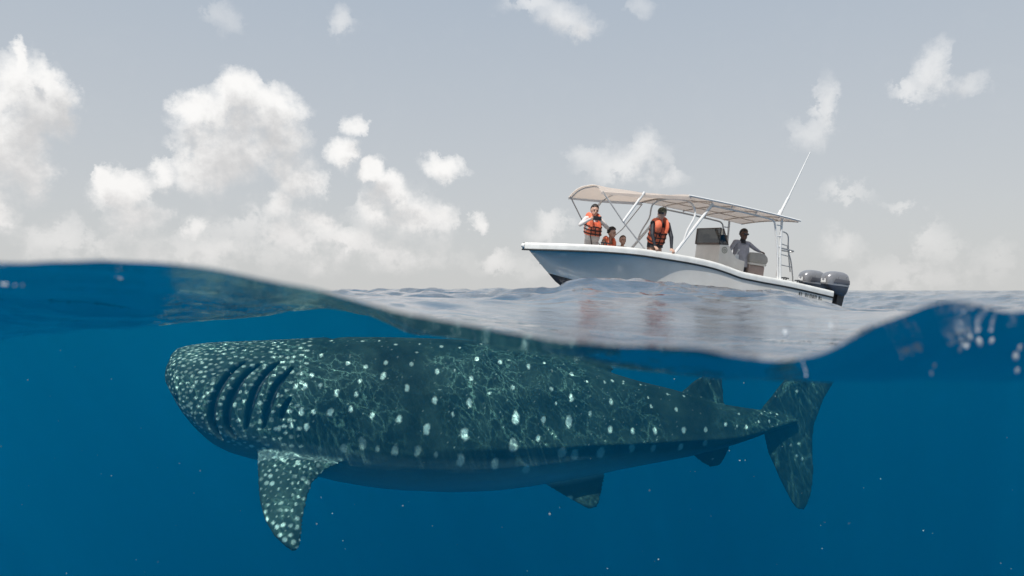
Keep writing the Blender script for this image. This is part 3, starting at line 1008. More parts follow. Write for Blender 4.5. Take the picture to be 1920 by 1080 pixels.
for_rows = for_sheer
gside = Geo()
for sg in (1, -1):
    V, F = [], []
    for x in for_rows:
        for k in range(NS):
            p = side_point(x, k / (NS - 1))
            V.append((p[0], p[1] * sg, p[2]))
    A_ = np.array(V).reshape(len(for_rows), NS, 3)
    for it in range(160):
        A_[1:-1, 1:-1, 1:] = 0.5 * A_[1:-1, 1:-1, 1:] + 0.25 * (A_[:-2, 1:-1, 1:] + A_[2:, 1:-1, 1:])
    V = [tuple(p) for p in A_.reshape(-1, 3)]
    for i in range(len(for_rows) - 1):
        for k in range(NS - 1):
            a = i * NS + k
            F.append((a, a + NS, a + NS + 1, a + 1))
    gside.add(V, F)
# transom
tv = [side_point(-0.05, k / (NS - 1)) for k in range(NS)]
zk = si(-0.05, KEEL_Z)
gside.add([(p[0] - 0.0, p[1], p[2]) for p in tv] + [(p[0], -p[1], p[2]) for p in tv[::-1]] + [(-0.05, 0, zk)], [tuple(range(2 * NS + 1))])
hull = gside.obj('hull', gelcoat, boat, autosmooth=40)
# bottom
gb = Geo()
V, F = [], []
for x in XS:
    c, zc, zk = si(x, CH_B), si(x, CH_Z) - 0.003, si(x, KEEL_Z)
    V += [(x, c, zc), (x, c * 0.5, zk + (zc - zk) * 0.47), (x, 0, zk), (x, -c * 0.5, zk + (zc - zk) * 0.47), (x, -c, zc)]
for i in range(len(XS) - 1):
    for k in range(4):
        a = i * 5 + k
        F.append((a, a + 5, a + 6, a + 1))
gb.add(V, F).obj('hull_bottom', bottom_paint, boat, autosmooth=30)
# gunwale cap, inner wall
gg = Geo()
prof = lambda b, z: [(b - 0.03, z - 0.135), (b + 0.007, z - 0.13), (b + 0.011, z - 0.06), (b + 0.005, z - 0.015), (b - 0.015, z), (b - 0.13, z + 0.003), (b - 0.16, z - 0.015), (b - 0.165, z - 0.10)]
for sg in (1, -1):
    rr = []
    for x in for_sheer:
        b, z = si(x, SHEER_B), si(x, SHEER_Z)
        rr.append([(x, max(y, 0.0) * sg, zz) for y, zz in prof(b, z)])
    gg.loft(rr, closed=False, cap=False)
b0, z0 = si(-0.05, SHEER_B), si(-0.05, SHEER_Z)
gg.box((-0.035, 0, z0 - 0.075), (0.09, 2 * b0 - 0.3, 0.13))
# rounded nose piece
gg.tube([(7.40, 0.07, 0.672), (7.435, 0.0, 0.672), (7.40, -0.07, 0.672)], 0.052, 8)
gg.obj('gunwale', capw, boat, autosmooth=50)


def hull_y(x, z):
    """half-breadth of the hull side at height z"""
    best = 9.0
    P = [side_point(x, k / 24) for k in range(25)]
    if z <= P[0][2]: return P[0][1]
    for a, b in zip(P, P[1:]):
        if a[2] <= z <= b[2]:
            t = (z - a[2]) / max(b[2] - a[2], 1e-6)
            return a[1] + (b[1] - a[1]) * t
    return P[-1][1]


gi = Geo()
for sg in (1, -1):
    rr = []
    for x in [v for v in for_sheer if v < 6.75]:
        b, z = si(x, SHEER_B), si(x, SHEER_Z)
        zf = 0.0 if x < 4.3 else 0.2
        row = []
        for t in (0, .25, .5, .75, 1):
            zz = z - 0.09 + (zf - z + 0.09) * t
            row.append((x, max(0.01, min(b - 0.155 - 0.015 * t, hull_y(x, min(zz, z - .15)) - 0.06)) * sg, zz))
        rr.append(row)
    gi.loft(rr, closed=False, cap=False)
gi.obj('inner_liner', gelcoat, boat)
for sg in (1, -1):
    Geo().tube([(x, (si(x, SHEER_B) + 0.001) * sg, si(x, SHEER_Z) - 0.152) for x in for_sheer], 0.017, 8).obj('rub_rail', rubber, boat)
gd = Geo()
for (xa, xb, z) in ((0.0, 4.3, 0.0), (4.3, 6.7, 0.2)):
    rr = []
    for x in np.linspace(xa, xb, 30):
        b = max(0.01, min(si(x, SHEER_B) - 0.172, hull_y(x, z) - 0.062))
        rr.append([(x, b, z), (x, -b, z)])
    gd.loft(rr, closed=False, cap=False)
gd.add([(4.3, .95, 0), (4.3, -.95, 0), (4.3, -.95, .2), (4.3, .95, .2)], [(0, 1, 2, 3)])
gd.obj('deck', gelcoat, boat)
gx = Geo().box((5.35, -0.05, 0.36), (0.75, 0.72, 0.315))
gx.obj('bow_seat', gelcoat, boat, bevel=0.03)
Geo().box((5.35, -0.05, 0.545), (0.72, 0.70, 0.05)).obj('seat_cushion', cushion, boat, bevel=0.02)
# registration marks near the stern, too small to read
rl = random.Random(3)
xx = 0.98
for k in range(9):
    gr = Geo()
    w = rl.choice([0.035, 0.05, 0.045])
    h = 0.075
    zc = si(xx, SHEER_Z) - 0.235
    yy = lambda z_: side_point(xx, (z_ - si(xx, CH_Z)) / (si(xx, SHEER_Z) - 0.14 - si(xx, CH_Z)))[1] + 0.004
    zt, zb = zc + h / 2, zc - h / 2
    def q(x0, x1, za, zb_):
        gr.add([(x0, yy(za), za), (x1, yy(za), za), (x1, yy(zb_), zb_), (x0, yy(zb_), zb_)], [(0, 1, 2, 3)])
    q(xx, xx - 0.014, zt, zb)
    if rl.random() < 0.7: q(xx - w + 0.014, xx - w, zt, zb)
    m_ = rl.choice([zt, zc + 0.007, zb + 0.014])
    q(xx - 0.0145, xx - w + 0.0145, m_, m_ - 0.014)
    gr.obj('letter', rubber, boat, smooth=False)
    xx -= w + (0.03 if k not in (1, 6) else 0.07)
Geo().ball((0.42, side_point(0.42, .45)[1], 0.20), (0.02, 0.01, 0.02)).obj('drain_outlet', rubber, boat)
Geo().ball((7.0, 0.0, 0.33), (0.014, 0.012, 0.014)).obj('bow_eye', steel, boat)

# ---------------------------- canopy: soft front part and flat rear top
gc = Geo()
rows = []
NY = 25
for x in np.linspace(4.12, 6.16, 18):
    f = (x - 4.12) / 2.04
    b = 1.11 - 0.21 * f ** 1.5
    zc = 2.215 - 0.03 * math.sin(math.pi * f) - 0.02 * f
    drop = 0.05 + 0.17 * f ** 1.4
    row = []
    for k in range(NY):
        u = -1 + 2 * k / (NY - 1)
        z = zc - drop * abs(u) ** 3.0 - 0.015 * math.sin(f * math.pi * 3) ** 2 * (1 - u * u)
        row.append((x + 0.05 * (1 - abs(u) ** 2) * (-f), b * u, z))
    rows.append(row)
bot = [[(p[0], p[1], p[2] - 0.012) for p in r] for r in rows]
gc.loft(rows, closed=False, cap=False)
gc.loft(bot, closed=False, cap=False)
# valance hems
for k in (0, NY - 1):
    gc.loft([[r[k], (r[k][0], r[k][1] * 1.004, r[k][2] - 0.085 + 0.03 * i / 17)] for i, r in enumerate(rows)], closed=False, cap=False)
gc.obj('canopy', canvas, boat, autosmooth=60)
gt = Geo()
TT = []
for x in np.linspace(1.20, 4.18, 14):
    f = (x - 1.20) / 2.98
    z = 2.03 + 0.145 * f + 0.02 * math.sin(math.pi * f)
    b = 1.11
    ring = [(x, b * u, z + 0.05 * (1 - u * u) + 0.02) for u in np.linspace(-1, 1, 11)] + [(x, b * u, z + 0.05 * (1 - u * u) - 0.02) for u in np.linspace(1, -1, 11)]
    TT.append(ring)
gt.loft(TT)
ttop = gt.obj('hard_top', panel_w, boat, autosmooth=40)


def ztop(x):
    f = (x - 1.20) / 2.98
    return 2.03 + 0.145 * f + 0.02 * math.sin(math.pi * f)


# edge trim and cross battens under the top
for sg in (1, -1):
    Geo().tube([(x, 1.112 * sg, ztop(x)) for x in np.linspace(1.20, 4.18, 10)], 0.022, 6).obj('edge_trim', tube_white, ttop)
for x in (1.22, 1.75, 2.35, 2.95, 3.55, 4.14):
    Geo().tube([(x, 1.05 * u, ztop(x) + 0.05 * (1 - u * u) - 0.032) for u in np.linspace(-1, 1, 9)], 0.014, 6).obj('batten', canvas, ttop)
for y in (-0.45, 0.45):
    Geo().tube([(x, y, ztop(x) + 0.012) for x in np.linspace(1.3, 4.1, 8)], 0.012, 6).obj('batten', canvas, ttop)

for sg in (1, -1):
    def pole(name, pts, r, m=tube_white, parent=boat, smooth_=True):
        P = [(a, b * sg, c) for a, b, c in pts]
        return Geo().tube(curve_pts(P, 20) if smooth_ and len(P) > 2 else P, r, 8).obj(name, m, parent)
    pole('support_pole', [(6.12, .89, 1.99), (5.63, 1.03, 1.41), (5.06, 1.06, .90)], 0.016, steel, smooth_=False)
    pole('support_pole', [(5.20, 1.0, 2.10), (5.63, 1.03, 1.41)], 0.028, tube_white)
    if sg < 0: pole('support_pole', [(5.08, 1.06, .92), (4.6, 1.04, 1.42), (4.15, 1.03, 2.10)], 0.013, steel, smooth_=False)
    pole('support_pole', [(4.36, 1.08, .86), (3.50, 1.0, 2.10)], 0.034)
    pole('hoop', [(4.14, 1.06, 1.20), (4.07, 1.05, 1.45), (3.92, 1.02, 1.78), (3.95, .92, 2.02), (4.02, .7, 2.12), (4.08, .3, 2.17), (4.09, 0, 2.18)], 0.022)
    pole('side_rail', [(3.52, 1.0, 2.06), (2.6, 1.0, 2.02), (2.05, 1.0, 1.985), (1.86, 1.0, 1.95), (1.78, 1.0, 1.80), (1.64, 1.02, 1.2), (1.56, 1.04, .64)], 0.021)
    pole('support_pole', [(1.63, 1.0, 2.03), (1.58, 1.02, 1.3), (1.50, 1.05, .62)], 0.027)
    for z in (1.86, 1.62, 1.38, 1.14):
        f = (z - .64) / 1.3
        pole('rung', [(1.56 + .21 * f, 1.02, z), (1.51 + .11 * f, 1.02, z)], 0.013)
    for x in (3.0, 2.35):
        pole('stanchion', [(x, 1.0, 2.03), (x, 1.0, ztop(x) - 0.0)], 0.014)
# front bow of the soft canopy
Geo().tube([(6.10 - 0.05 * (1 - abs(u) ** 2), .885 * u, 2.175 - 0.21 * abs(u) ** 3 - 0.02) for u in np.linspace(-1, 1, 17)], 0.014, 6).obj('canopy_bow', steel, boat)
Geo().tube([(5.2, 1.03 * u, 2.18 - 0.12 * abs(u) ** 3 - 0.02) for u in np.linspace(-1, 1, 17)], 0.014, 6).obj('canopy_bow', steel, boat)

# ---------------------------- console
pf = [(2.83, 0), (2.83, 1.28), (2.60, 1.30), (2.46, 1.12), (2.34, 1.01), (2.10, .97), (2.10, 0)]
gk = Geo().loft([[(x, -0.5, z) for x, z in pf], [(x, 0.5, z) for x, z in pf]])
console = gk.obj('console', gelcoat, boat, bevel=0.025)
glass = bpy.data.materials.new('tinted_acrylic')
glass.use_nodes = True
T = NT(glass.node_tree)
glass.node_tree.nodes.clear()
a_ = T.n('ShaderNodeBsdfTransparent'); a_.inputs[0].default_value = (0.72, 0.68, 0.62, 1)
b_ = T.n('ShaderNodeBsdfGlossy'); b_.inputs['Roughness'].default_value = 0.03
f_ = T.n('ShaderNodeFresnel'); f_.inputs[0].default_value = 1.55
x_ = T.n('ShaderNodeMixShader')
glass.node_tree.links.new(T.m('MULTIPLY_ADD', f_.outputs[0], 0.9, 0.06), x_.inputs[0])
glass.node_tree.links.new(a_.outputs[0], x_.inputs[1])
glass.node_tree.links.new(b_.outputs[0], x_.inputs[2])
o_ = T.n('ShaderNodeOutputMaterial')
glass.node_tree.links.new(x_.outputs[0], o_.inputs[0])
brownf = principled('bronze_trim', (0.16, 0.12, 0.10), 0.5)
gw = Geo()
gw.box((2.85, 0, 1.47), (0.012, 0.96, 0.36))
ws = gw.obj('windshield', glass, console, smooth=False)
for sg in (1, -1):
    V = [(2.845, .485 * sg, 1.285), (2.61, .485 * sg, 1.305), (2.78, .485 * sg, 1.64), (2.85, .485 * sg, 1.65)]
    V += [(x, y - .012 * sg, z) for x, y, z in V]
    Geo().add(V, [(0, 1, 2, 3), (7, 6, 5, 4), (0, 4, 5, 1), (1, 5, 6, 2), (2, 6, 7, 3), (3, 7, 4, 0)]).obj('side_window', glass, console, smooth=False)
    Geo().tube([(2.61, .488 * sg, 1.30), (2.785, .488 * sg, 1.65)], 0.014, 6).obj('window_frame', brownf, console)
    Geo().tube([(2.845, .488 * sg, 1.285), (2.61, .488 * sg, 1.305)], 0.016, 6).obj('window_frame', dark_plastic, console)
Geo().tube([(2.852, -.48, 1.655), (2.852, .48, 1.655)], 0.014, 6).obj('window_frame', brownf, console)
Geo().tube([(2.852, -.48, 1.295), (2.852, .48, 1.295)], 0.018, 6).obj('window_frame', brownf, console)
Geo().tube([(2.852, -.49, 1.28), (2.852, -.49, 1.66)], 0.02, 6).obj('window_frame', brownf, console)
Geo().tube([(2.852, .49, 1.28), (2.852, .49, 1.66)], 0.014, 6).obj('window_frame', dark_plastic, console)
gq = Geo().box((2.62, -0.05, 1.37), (0.16, 0.62, 0.15)).box((2.68, 0.33, 1.40), (0.14, 0.2, 0.24)).box((2.66, -0.38, 1.42), (0.10, 0.16, 0.26))
gq.obj('instrument_panel', dark_plastic, console, bevel=0.02)
# round emblem on the console side: a ring with a rayed disc
ge = Geo()
olive = principled('emblem_olive', (0.22, 0.22, 0.16), 0.5)
NE = 28
ec = Vector((2.70, 0.503, 1.16))
ring = []
for rr_ in (0.058, 0.074):
    ring.append([(ec.x + rr_ * math.cos(2 * math.pi * k / NE), ec.y + 0.003, ec.z + rr_ * math.sin(2 * math.pi * k / NE)) for k in range(NE)])
ge.loft(ring, cap=False)
V = [(ec.x + (0.046 if k % 2 == 0 else 0.024) * math.cos(2 * math.pi * k / 16), ec.y + 0.003, ec.z + (0.046 if k % 2 == 0 else 0.024) * math.sin(2 * math.pi * k / 16)) for k in range(16)]
V2_ = [(ec.x + 0.016 * math.cos(2 * math.pi * k / 16), ec.y + 0.003, ec.z + 0.016 * math.sin(2 * math.pi * k / 16)) for k in range(16)]
ge.loft([V, V2_], cap=False)
ge.obj('emblem', olive, console, smooth=False)
gs = Geo()
WC = Vector((2.36, 0.0, 1.16))
wr = Matrix.Rotation(math.radians(-55), 3, 'Y')
gs.tube([tuple(WC + wr @ Vector((0.17 * math.cos(a), 0.17 * math.sin(a), 0))) for a in np.linspace(0, 2 * math.pi, 25)], 0.014, 6, cap=False)
for a in (0.5, 2.6, 4.7):
    gs.tube([tuple(WC), tuple(WC + wr @ Vector((0.17 * math.cos(a), 0.17 * math.sin(a), 0)))], 0.010, 6)
gs.tube([tuple(WC), tuple(WC + Vector((0.16, 0, -0.10)))], 0.02, 6)
gs.obj('steering_wheel', steel, console)
Geo().box((2.28, 0.36, 1.05), (0.12, 0.10, 0.12)).tube([(2.27, 0.36, 1.1), (2.22, 0.37, 1.22)], 0.014, 6).ball((2.22, 0.37, 1.22), 0.025).obj('throttle', tube_white, console, bevel=0.01)

# ---------------------------- helm seat
pf = [(1.30, .985), (1.27, 1.06), (1.30, 1.15), (1.38, 1.215), (1.50, 1.235), (1.72, 1.225), (1.80, 1.19), (1.81, 1.06), (1.80, .985)]
seat = Geo().loft([[(x, -0.42, z) for x, z in pf], [(x, -0.40, z + .0) for x, z in pf], [(x, 0.24, z) for x, z in pf], [(x, 0.26, z) for x, z in pf]]).obj('helm_seat', cushion, boat, bevel=0.02)
Geo().box((1.545, -0.08, 0.955), (0.50, 0.66, 0.055)).obj('seat_shelf', gelcoat, seat, bevel=0.015)
Geo().box((1.545, -0.08, 0.465), (0.46, 0.60, 0.92)).obj('seat_base', principled('beige_locker', (0.45, 0.34, 0.30), 0.5, var=0.1), seat, bevel=0.03)

# ---------------------------- ladder, antenna, cleats
lad = bpy.data.objects.new('ladder', None)
COL.objects.link(lad)
lad.parent = boat
pl = lambda n, p, r=0.015: Geo().tube(curve_pts(p, 20) if len(p) > 2 else p, r, 8).obj(n, steel, lad)
pl('rail', [(1.56, .98, .70), (1.54, .97, 1.2), (1.585, .95, 1.70), (1.50, .90, 1.745), (1.25, .74, 1.745), (1.10, .64, 1.68), (1.05, .61, 1.52), (1.05, .61, 1.40)])
pl('rail', [(.74, .58, .62), (.80, .60, .80), (.90, .61, 1.10), (1.0, .61, 1.32), (1.05, .61, 1.52)])
pl('rail', [(.90, .63, .86), (.97, .63, 1.1), (1.05, .63, 1.4)])
for z, x2 in ((1.46, 1.05), (1.22, .98), (.98, .89)):
    pl('rung', [(1.55, .97, z), (x2, .615, z)], 0.012)
pl('hoop', [(1.52, .95, 1.36), (1.20, .75, 1.37), (.92, .60, 1.37), (.78, .50, 1.37), (.74, .40, 1.36), (.82, .34, 1.36), (1.0, .36, 1.36)], 0.018)
ant = Geo().tube([(1.66, .90, 2.07), (1.60, .90, 2.22)], 0.045, 8).tube([(1.60, .90, 2.20), (1.45, .90, 2.55)], 0.030, 8).tube([(1.46, .90, 2.52), (1.01, .90, 3.68)], [0.020, 0.011], 8)
ant.obj('antenna', tube_white, boat)
for x, y in ((1.36, 1.04), (0.98, 1.04), (5.9, .86)):
    z = si(x, SHEER_Z)
    Geo().tube([(x - .10, y, z + .05), (x, y, z + .06), (x + .10, y, z + .05)], 0.016, 6).tube([(x - .03, y, z), (x - .03, y, z + .055)], 0.014, 6).tube([(x + .03, y, z), (x + .03, y, z + .055)], 0.014, 6).obj('cleat', dark_plastic, boat)

# ---------------------------- twin outboards
cowl = principled('cowling_grey', (0.27, 0.27, 0.285), 0.3, metal=0.35, var=0.08, coat=0.6)
cowl_d = principled('cowling_dark', (0.11, 0.113, 0.13), 0.35, metal=0.3, var=0.1, coat=0.4)
silver = principled('cowling_stripe', (0.42, 0.42, 0.43), 0.35, metal=0.4)


def outboard():
    root = bpy.data.objects.new('outboard_motor', None)
    COL.objects.link(root)
    root.parent = boat
    # stacked rounded rings: (z, front x, rear x, half width)
    levels = [(0.44, -.74, -.93, .09), (0.50, -.58, -.985, .135), (0.58, -.44, -1.01, .165), (0.655, -.34, -1.02, .18), (0.70, -.31, -1.025, .187), (0.80, -.29, -1.02, .19), (0.88, -.30, -1.005, .188), (0.945, -.34, -.98, .178), (0.995, -.42, -.93, .155), (1.03, -.52, -.84, .11), (1.04, -.60, -.74, .05)]

    def ring(z, xf, xr, w, k=1.0):
        out = []
        for i in range(24):
            t = 2 * math.pi * i / 24
            c, s = math.cos(t), math.sin(t)
            e = 0.62
            out.append(((xf + xr) / 2 + (xf - xr) / 2 * math.copysign(abs(c) ** e, c) * k, w * math.copysign(abs(s) ** e, s) * k, z))
        return out
    Geo().loft([ring(*l) for l in levels[4:]]).obj('cowling', cowl, root, autosmooth=50)
    Geo().loft([ring(*l) for l in levels[:5]]).obj('lower_cowling', cowl_d, root, autosmooth=50)
    Geo().loft([ring(.688, -.325, -1.026, .187, 1.012), ring(.703, -.31, -1.027, .188, 1.018), ring(.716, -.305, -1.026, .189, 1.012)], cap=False).obj('stripe', silver, root)
    for sg in (1, -1):
        Geo().loft([[(-.45 - .0, .186 * sg, .745), (-.50, .191 * sg, .86), (-.94, .186 * sg, .85), (-.96, .184 * sg, .735)], [(-.47, .196 * sg, .755), (-.51, .197 * sg, .85), (-.92, .193 * sg, .84), (-.94, .192 * sg, .745)]]).obj('side_panel', cowl_d, root, bevel=0.006)
    Geo().box((-.31, 0, .78), (.03, .16, .10)).obj('front_badge', tube_white, root, bevel=0.01)
    g_ = Geo()
    g_.loft([[(x, y, z) for x, y in ((-.70 - o, w), (-.70 - o, -w), (-.93 - o2, -w), (-.93 - o2, w))] for z, w, o, o2 in ((.50, .10, 0, 0), (.2, .075, .03, -.02), (-.2, .06, .05, -.02), (-.45, .05, .06, -.02))])
    g_.obj('leg', dark_plastic, root, bevel=0.02)
    g_ = Geo().tube([(-.66, 0, -.62), (-.80, 0, -.62), (-1.06, 0, -.62)], [.02, .075, .05], 10)
    g_.box((-.88, 0, -.47), (.40, .22, .02)).box((-.84, 0, -.72), (.16, .02, .24))
    g_.obj('gearcase', dark_plastic, root, bevel=0.004)
    g_ = Geo()
    for k in range(3):
        a = 2 * math.pi * k / 3
        R_ = Matrix.Rotation(a, 3, 'X')
        g_.add([tuple(R_ @ Vector(p) + Vector((-1.08, 0, -.62))) for p in ((0.02, -.02, .03), (-.02, .05, .04), (-.04, .08, .14), (-.01, .02, .19), (.03, -.05, .15))], [(0, 1, 2, 3, 4)])
    g_.obj('propeller', steel, root, smooth=False)
    g_ = Geo().box((-.19, 0, .36), (.26, .26, .34)).box((-.45, 0, .40), (.36, .14, .20))
    g_.obj('bracket', dark_plastic, root, bevel=0.02)
    return root


m1 = outboard()
m1.location = (0, 0.40, 0)
m2 = m1.copy(); COL.objects.link(m2); m2.parent = boat; m2.location = (0, -0.40, 0)
for ch in list(m1.children):
    c = ch.copy(); COL.objects.link(c); c.parent = m2
# ------------------------------------------------------------------ people on board
def skin_mat(name, c):
    return principled(name, c, 0.55, var=0.06, vscale=20)


skin_fair = skin_mat('skin_tan', (0.58, 0.36, 0.27))
skin_dark = skin_mat('skin_brown', (0.16, 0.085, 0.06))
cloth_white = principled('white_cotton', (0.72, 0.68, 0.66), 0.85, var=0.12, vscale=14, bump=0.5, bscale=18)
cloth_cream = principled('pale_skirt', (0.60, 0.56, 0.54), 0.85, var=0.12, vscale=12, bump=0.5, bscale=16)
cloth_black = principled('black_rash_guard', (0.014, 0.016, 0.024), 0.6, var=0.2, vscale=12, bump=0.4, bscale=20)
cloth_navy = principled('navy_shorts', (0.03, 0.035, 0.06), 0.8, var=0.2)
cloth_lilac = principled('pale_lilac_shirt', (0.46, 0.45, 0.50), 0.85, var=0.12, vscale=10, bump=0.6, bscale=14)
cloth_tan = principled('tan_top', (0.42, 0.28, 0.20), 0.85, var=0.1)
vest_orange = principled('vest_orange', (0.96, 0.22, 0.11), 0.7, var=0.12, vscale=15, bump=0.5, bscale=22)
strap_black = principled('strap_black', (0.012, 0.012, 0.014), 0.6)
hair_black = principled('hair_black', (0.012, 0.010, 0.010), 0.5, var=0.3, vscale=40, bump=0.8, bscale=60)
hair_brown = principled('hair_brown', (0.10, 0.055, 0.03), 0.5, var=0.3, vscale=40, bump=0.8, bscale=60)
camo = principled('camo_cap', (0.10, 0.095, 0.06), 0.8, var=0.75, vscale=22)
eyem = principled('eye_dark', (0.02, 0.016, 0.014), 0.25)
lens = principled('sunglass_lens', (0.05, 0.06, 0.08), 0.1, coat=0.6)


def V3(p): return Vector(p)


def make_person(label, feet, J, R, mats, face, hair=None, group=None, vox=0.0085):
    """J: joints in boat space. mats: dict zone -> material. One continuous body mesh, origin at the feet."""
    F0 = V3(feet)
    J = {k: V3(v) - F0 for k, v in J.items()}
    g = Geo()
    segs = []          # (a, b, ra, rb, zone)
    zones = list(mats.keys())

    def cap(a, b, ra, rb, zone, sq=None):
        n = 6
        pts, rs = [], []
        d = (b - a).normalized()
        for k in range(3):
            t = math.pi / 2 * (1 - k / 3)
            pts.append(a - d * ra * math.sin(t)); rs.append(max(0.002, ra * math.cos(t)))
        for k in range(n + 1):
            t = k / n
            pts.append(a.lerp(b, t)); rs.append(ra + (rb - ra) * t)
        for k in range(1, 4):
            t = math.pi / 2 * k / 3
            pts.append(b + d * rb * math.sin(t)); rs.append(max(0.002, rb * math.cos(t)))
        g.tube(pts, rs, 12)
        segs.append((a, b, ra, rb, zone))

    k = R
    sh_l, sh_r, pel, che = J['sh_l'], J['sh_r'], J['pelvis'], J['chest']
    right = (sh_r - sh_l).normalized()
    up = ((sh_l + sh_r) / 2 - pel).normalized()
    fwd = up.cross(right).normalized()
    # torso: three side-by-side columns make a body wider than deep
    for s_ in (-1, 0, 1):
        cap(pel + right * 0.075 * k * s_, che + right * 0.085 * k * s_, .105 * k, .105 * k, 'torso')
        cap(che + right * 0.085 * k * s_, (sh_l + sh_r) / 2 + right * 0.10 * k * s_ - up * .03 * k, .10 * k, .072 * k, 'torso')
    mid = (sh_l + sh_r) / 2
    cap(mid - up * .02 * k, J['head'] - (J['head'] - mid).normalized() * .07 * k, .055 * k, .05 * k, 'skin')
    for s_ in ('l', 'r'):
        cap(mid.lerp(J['sh_' + s_], .55), J['sh_' + s_], .062 * k, .058 * k, 'torso')
        cap(J['sh_' + s_], J['el_' + s_], .056 * k, .044 * k, 'sleeve')
        cap(J['el_' + s_], J['wr_' + s_], .044 * k, .029 * k, 'forearm')
        cap(pel + (J['hip_' + s_] - pel) * .8, J['kn_' + s_], .092 * k, .058 * k, 'thigh')
        cap(J['kn_' + s_], J['an_' + s_], .056 * k, .036 * k, 'shin')
        ft = J.get('toe_' + s_, J['an_' + s_] + fwd * .15 * k - V3((0, 0, .05 * k)))
        cap(J['an_' + s_] - V3((0, 0, .035 * k)), ft, .036 * k, .026 * k, 'foot')
        # hand: palm, four unequal curled fingers, thumb from the side of the palm
        wr = J['wr_' + s_]
        hd = J['hand_' + s_].normalized() if False else (J['hand_' + s_] - wr).normalized()
        pn = J.get('palm_' + s_)
        pn = (pn + F0).normalized() if pn is not None else V3((0, 0, -1))     # direction the palm faces
        pn = (pn - hd * pn.dot(hd)).normalized()
        sd = hd.cross(pn).normalized()
        for q in (-1, 0, 1):
            cap(wr + sd * .014 * k * q, wr + hd * .075 * k + sd * .024 * k * q, .017 * k, .014 * k, 'hand')
        for q, ln in ((-1.5, .060), (-.5, .072), (.5, .067), (1.5, .052)):
            a = wr + hd * .085 * k + sd * .0195 * k * q
            b = a + (hd * .85 + pn * .4) * ln * .55 * k
            c = b + (hd * .35 + pn * .95) * ln * .5 * k
            cap(a, b, .0095 * k, .009 * k, 'hand'); cap(b, c, .009 * k, .0078 * k, 'hand')
        ths = -1 if s_ == 'l' else 1
        a = wr + hd * .025 * k + sd * .022 * k * ths
        b = a + (hd * .55 + sd * .7 * ths + pn * .4) * .04 * k
        c = b + (hd * .85 + pn * .45) * .035 * k
        cap(a, b, .012 * k, .0105 * k, 'hand'); cap(b, c, .0105 * k, .0085 * k, 'hand')
    # head with brow, nose, lips, chin, ears
    hz = V3(face[1]).normalized()
    hf = V3(face[0]); hf = (hf - hz * hf.dot(hz)).normalized()
    hr = hf.cross(hz).normalized()
    HM = Matrix((hr, hf, hz)).transposed()
    H = J['head']
    hk = R * (face[2] if len(face) > 2 else 1.0) * 1.14

    def hp(x, y, z): return H + HM @ (V3((x, y, z)) * hk)
    g.ball(hp(0, -.008, .018), (.074 * hk, .092 * hk, .098 * hk), HM, 18, 14)
    g.ball(hp(0, .022, -.048), (.054 * hk, .062 * hk, .066 * hk), HM, 14, 10)
    g.ball(hp(0, .052, -.088), (.026 * hk, .024 * hk, .02 * hk), HM, 10, 8)
    g.tube([hp(0, .078, .022), hp(0, .094, -.008), hp(0, .102, -.026), hp(0, .086, -.034)], [.008 * hk, .010 * hk, .014 * hk, .010 * hk], 8)
    g.ball(hp(0, .079, -.056), (.022 * hk, .010 * hk, .007 * hk), HM, 10, 6)
    g.ball(hp(0, .072, .030), (.052 * hk, .016 * hk, .010 * hk), HM, 10, 6)
    for s_ in (-1, 1):
        g.ball(hp(.074 * s_, -.012, -.004), (.010 * hk, .020 * hk, .030 * hk), HM, 8, 6)
    segs.append((hp(0, 0, .02), hp(0, .02, -.05), .10 * hk, .085 * hk, 'skin'))
    raw = link_mesh('body_raw', g.v, g.f)
    rm = raw.modifiers.new('r', 'REMESH'); rm.mode = 'VOXEL'; rm.voxel_size = vox
    dg = bpy.context.evaluated_depsgraph_get()
    me = bpy.data.meshes.new_from_object(raw.evaluated_get(dg), depsgraph=dg)
    bpy.data.objects.remove(raw)
    me.name = 'person'
    co = smooth_mesh(me, 4)
    # material zone of each face = the limb it grew from
    nf = len(me.polygons)
    ce = np.empty(nf * 3, np.float32); me.polygons.foreach_get('center', ce)
    ce = ce.reshape(-1, 3).astype(float)
    best = np.full(nf, 9.0); zi = np.zeros(nf, np.int32)
    alias = {'hand': 'skin', 'foot': 'skin', 'sleeve': 'torso', 'forearm': 'sleeve', 'shin': 'thigh'}
    for (a, b, ra, rb, zn) in segs:
        while zn not in zones: zn = alias[zn]
        a, b = np.array(a), np.array(b)
        ab = b - a
        t = np.clip(((ce - a) @ ab) / max(ab @ ab, 1e-9), 0, 1)
        d = np.linalg.norm(ce - (a + t[:, None] * ab), axis=1) - (ra + (rb - ra) * t)
        m = d < best
        best[m] = d[m]; zi[m] = zones.index(zn)
    me.materials.clear()
    o = link('person', me, [mats[z] for z in zones])
    me.polygons.foreach_set('material_index', zi)
    o.matrix_world = BOAT_M @ Matrix.Translation(F0)
    tag(o, label, 'person', group)
    for s_ in (-1, 1):
        Geo().ball(hp(.031 * s_, .078, .012), (.012 * hk, .008 * hk, .007 * hk), HM, 8, 6).obj('eye', eyem, o)
    if hair is not None:
        hm, style = hair
        gh = Geo().ball((0, 0, 0), (1, 1, 1), None, 26, 20)
        rnd = random.Random(5)
        pts = []
        for p in gh.v:
            x, y, z = p
            r_ = 1.0
            hairline = 0.42 if style != 'short' else 0.30
            front = y > 0.15 and z < hairline + 0.25 * (1 - abs(x)) * (y > .3)
            low = z < (-0.55 if style == 'long' else -0.35)
            if front or low: r_ = 0.72
            elif style == 'curly': r_ = 1.06 + 0.16 * rnd.random()
            else: r_ = 1.03 + 0.03 * rnd.random()
            pts.append(hp(x * .080 * r_, -.012 + y * .098 * r_, .022 + z * .106 * r_))
        gh.v = [tuple(p) for p in pts]
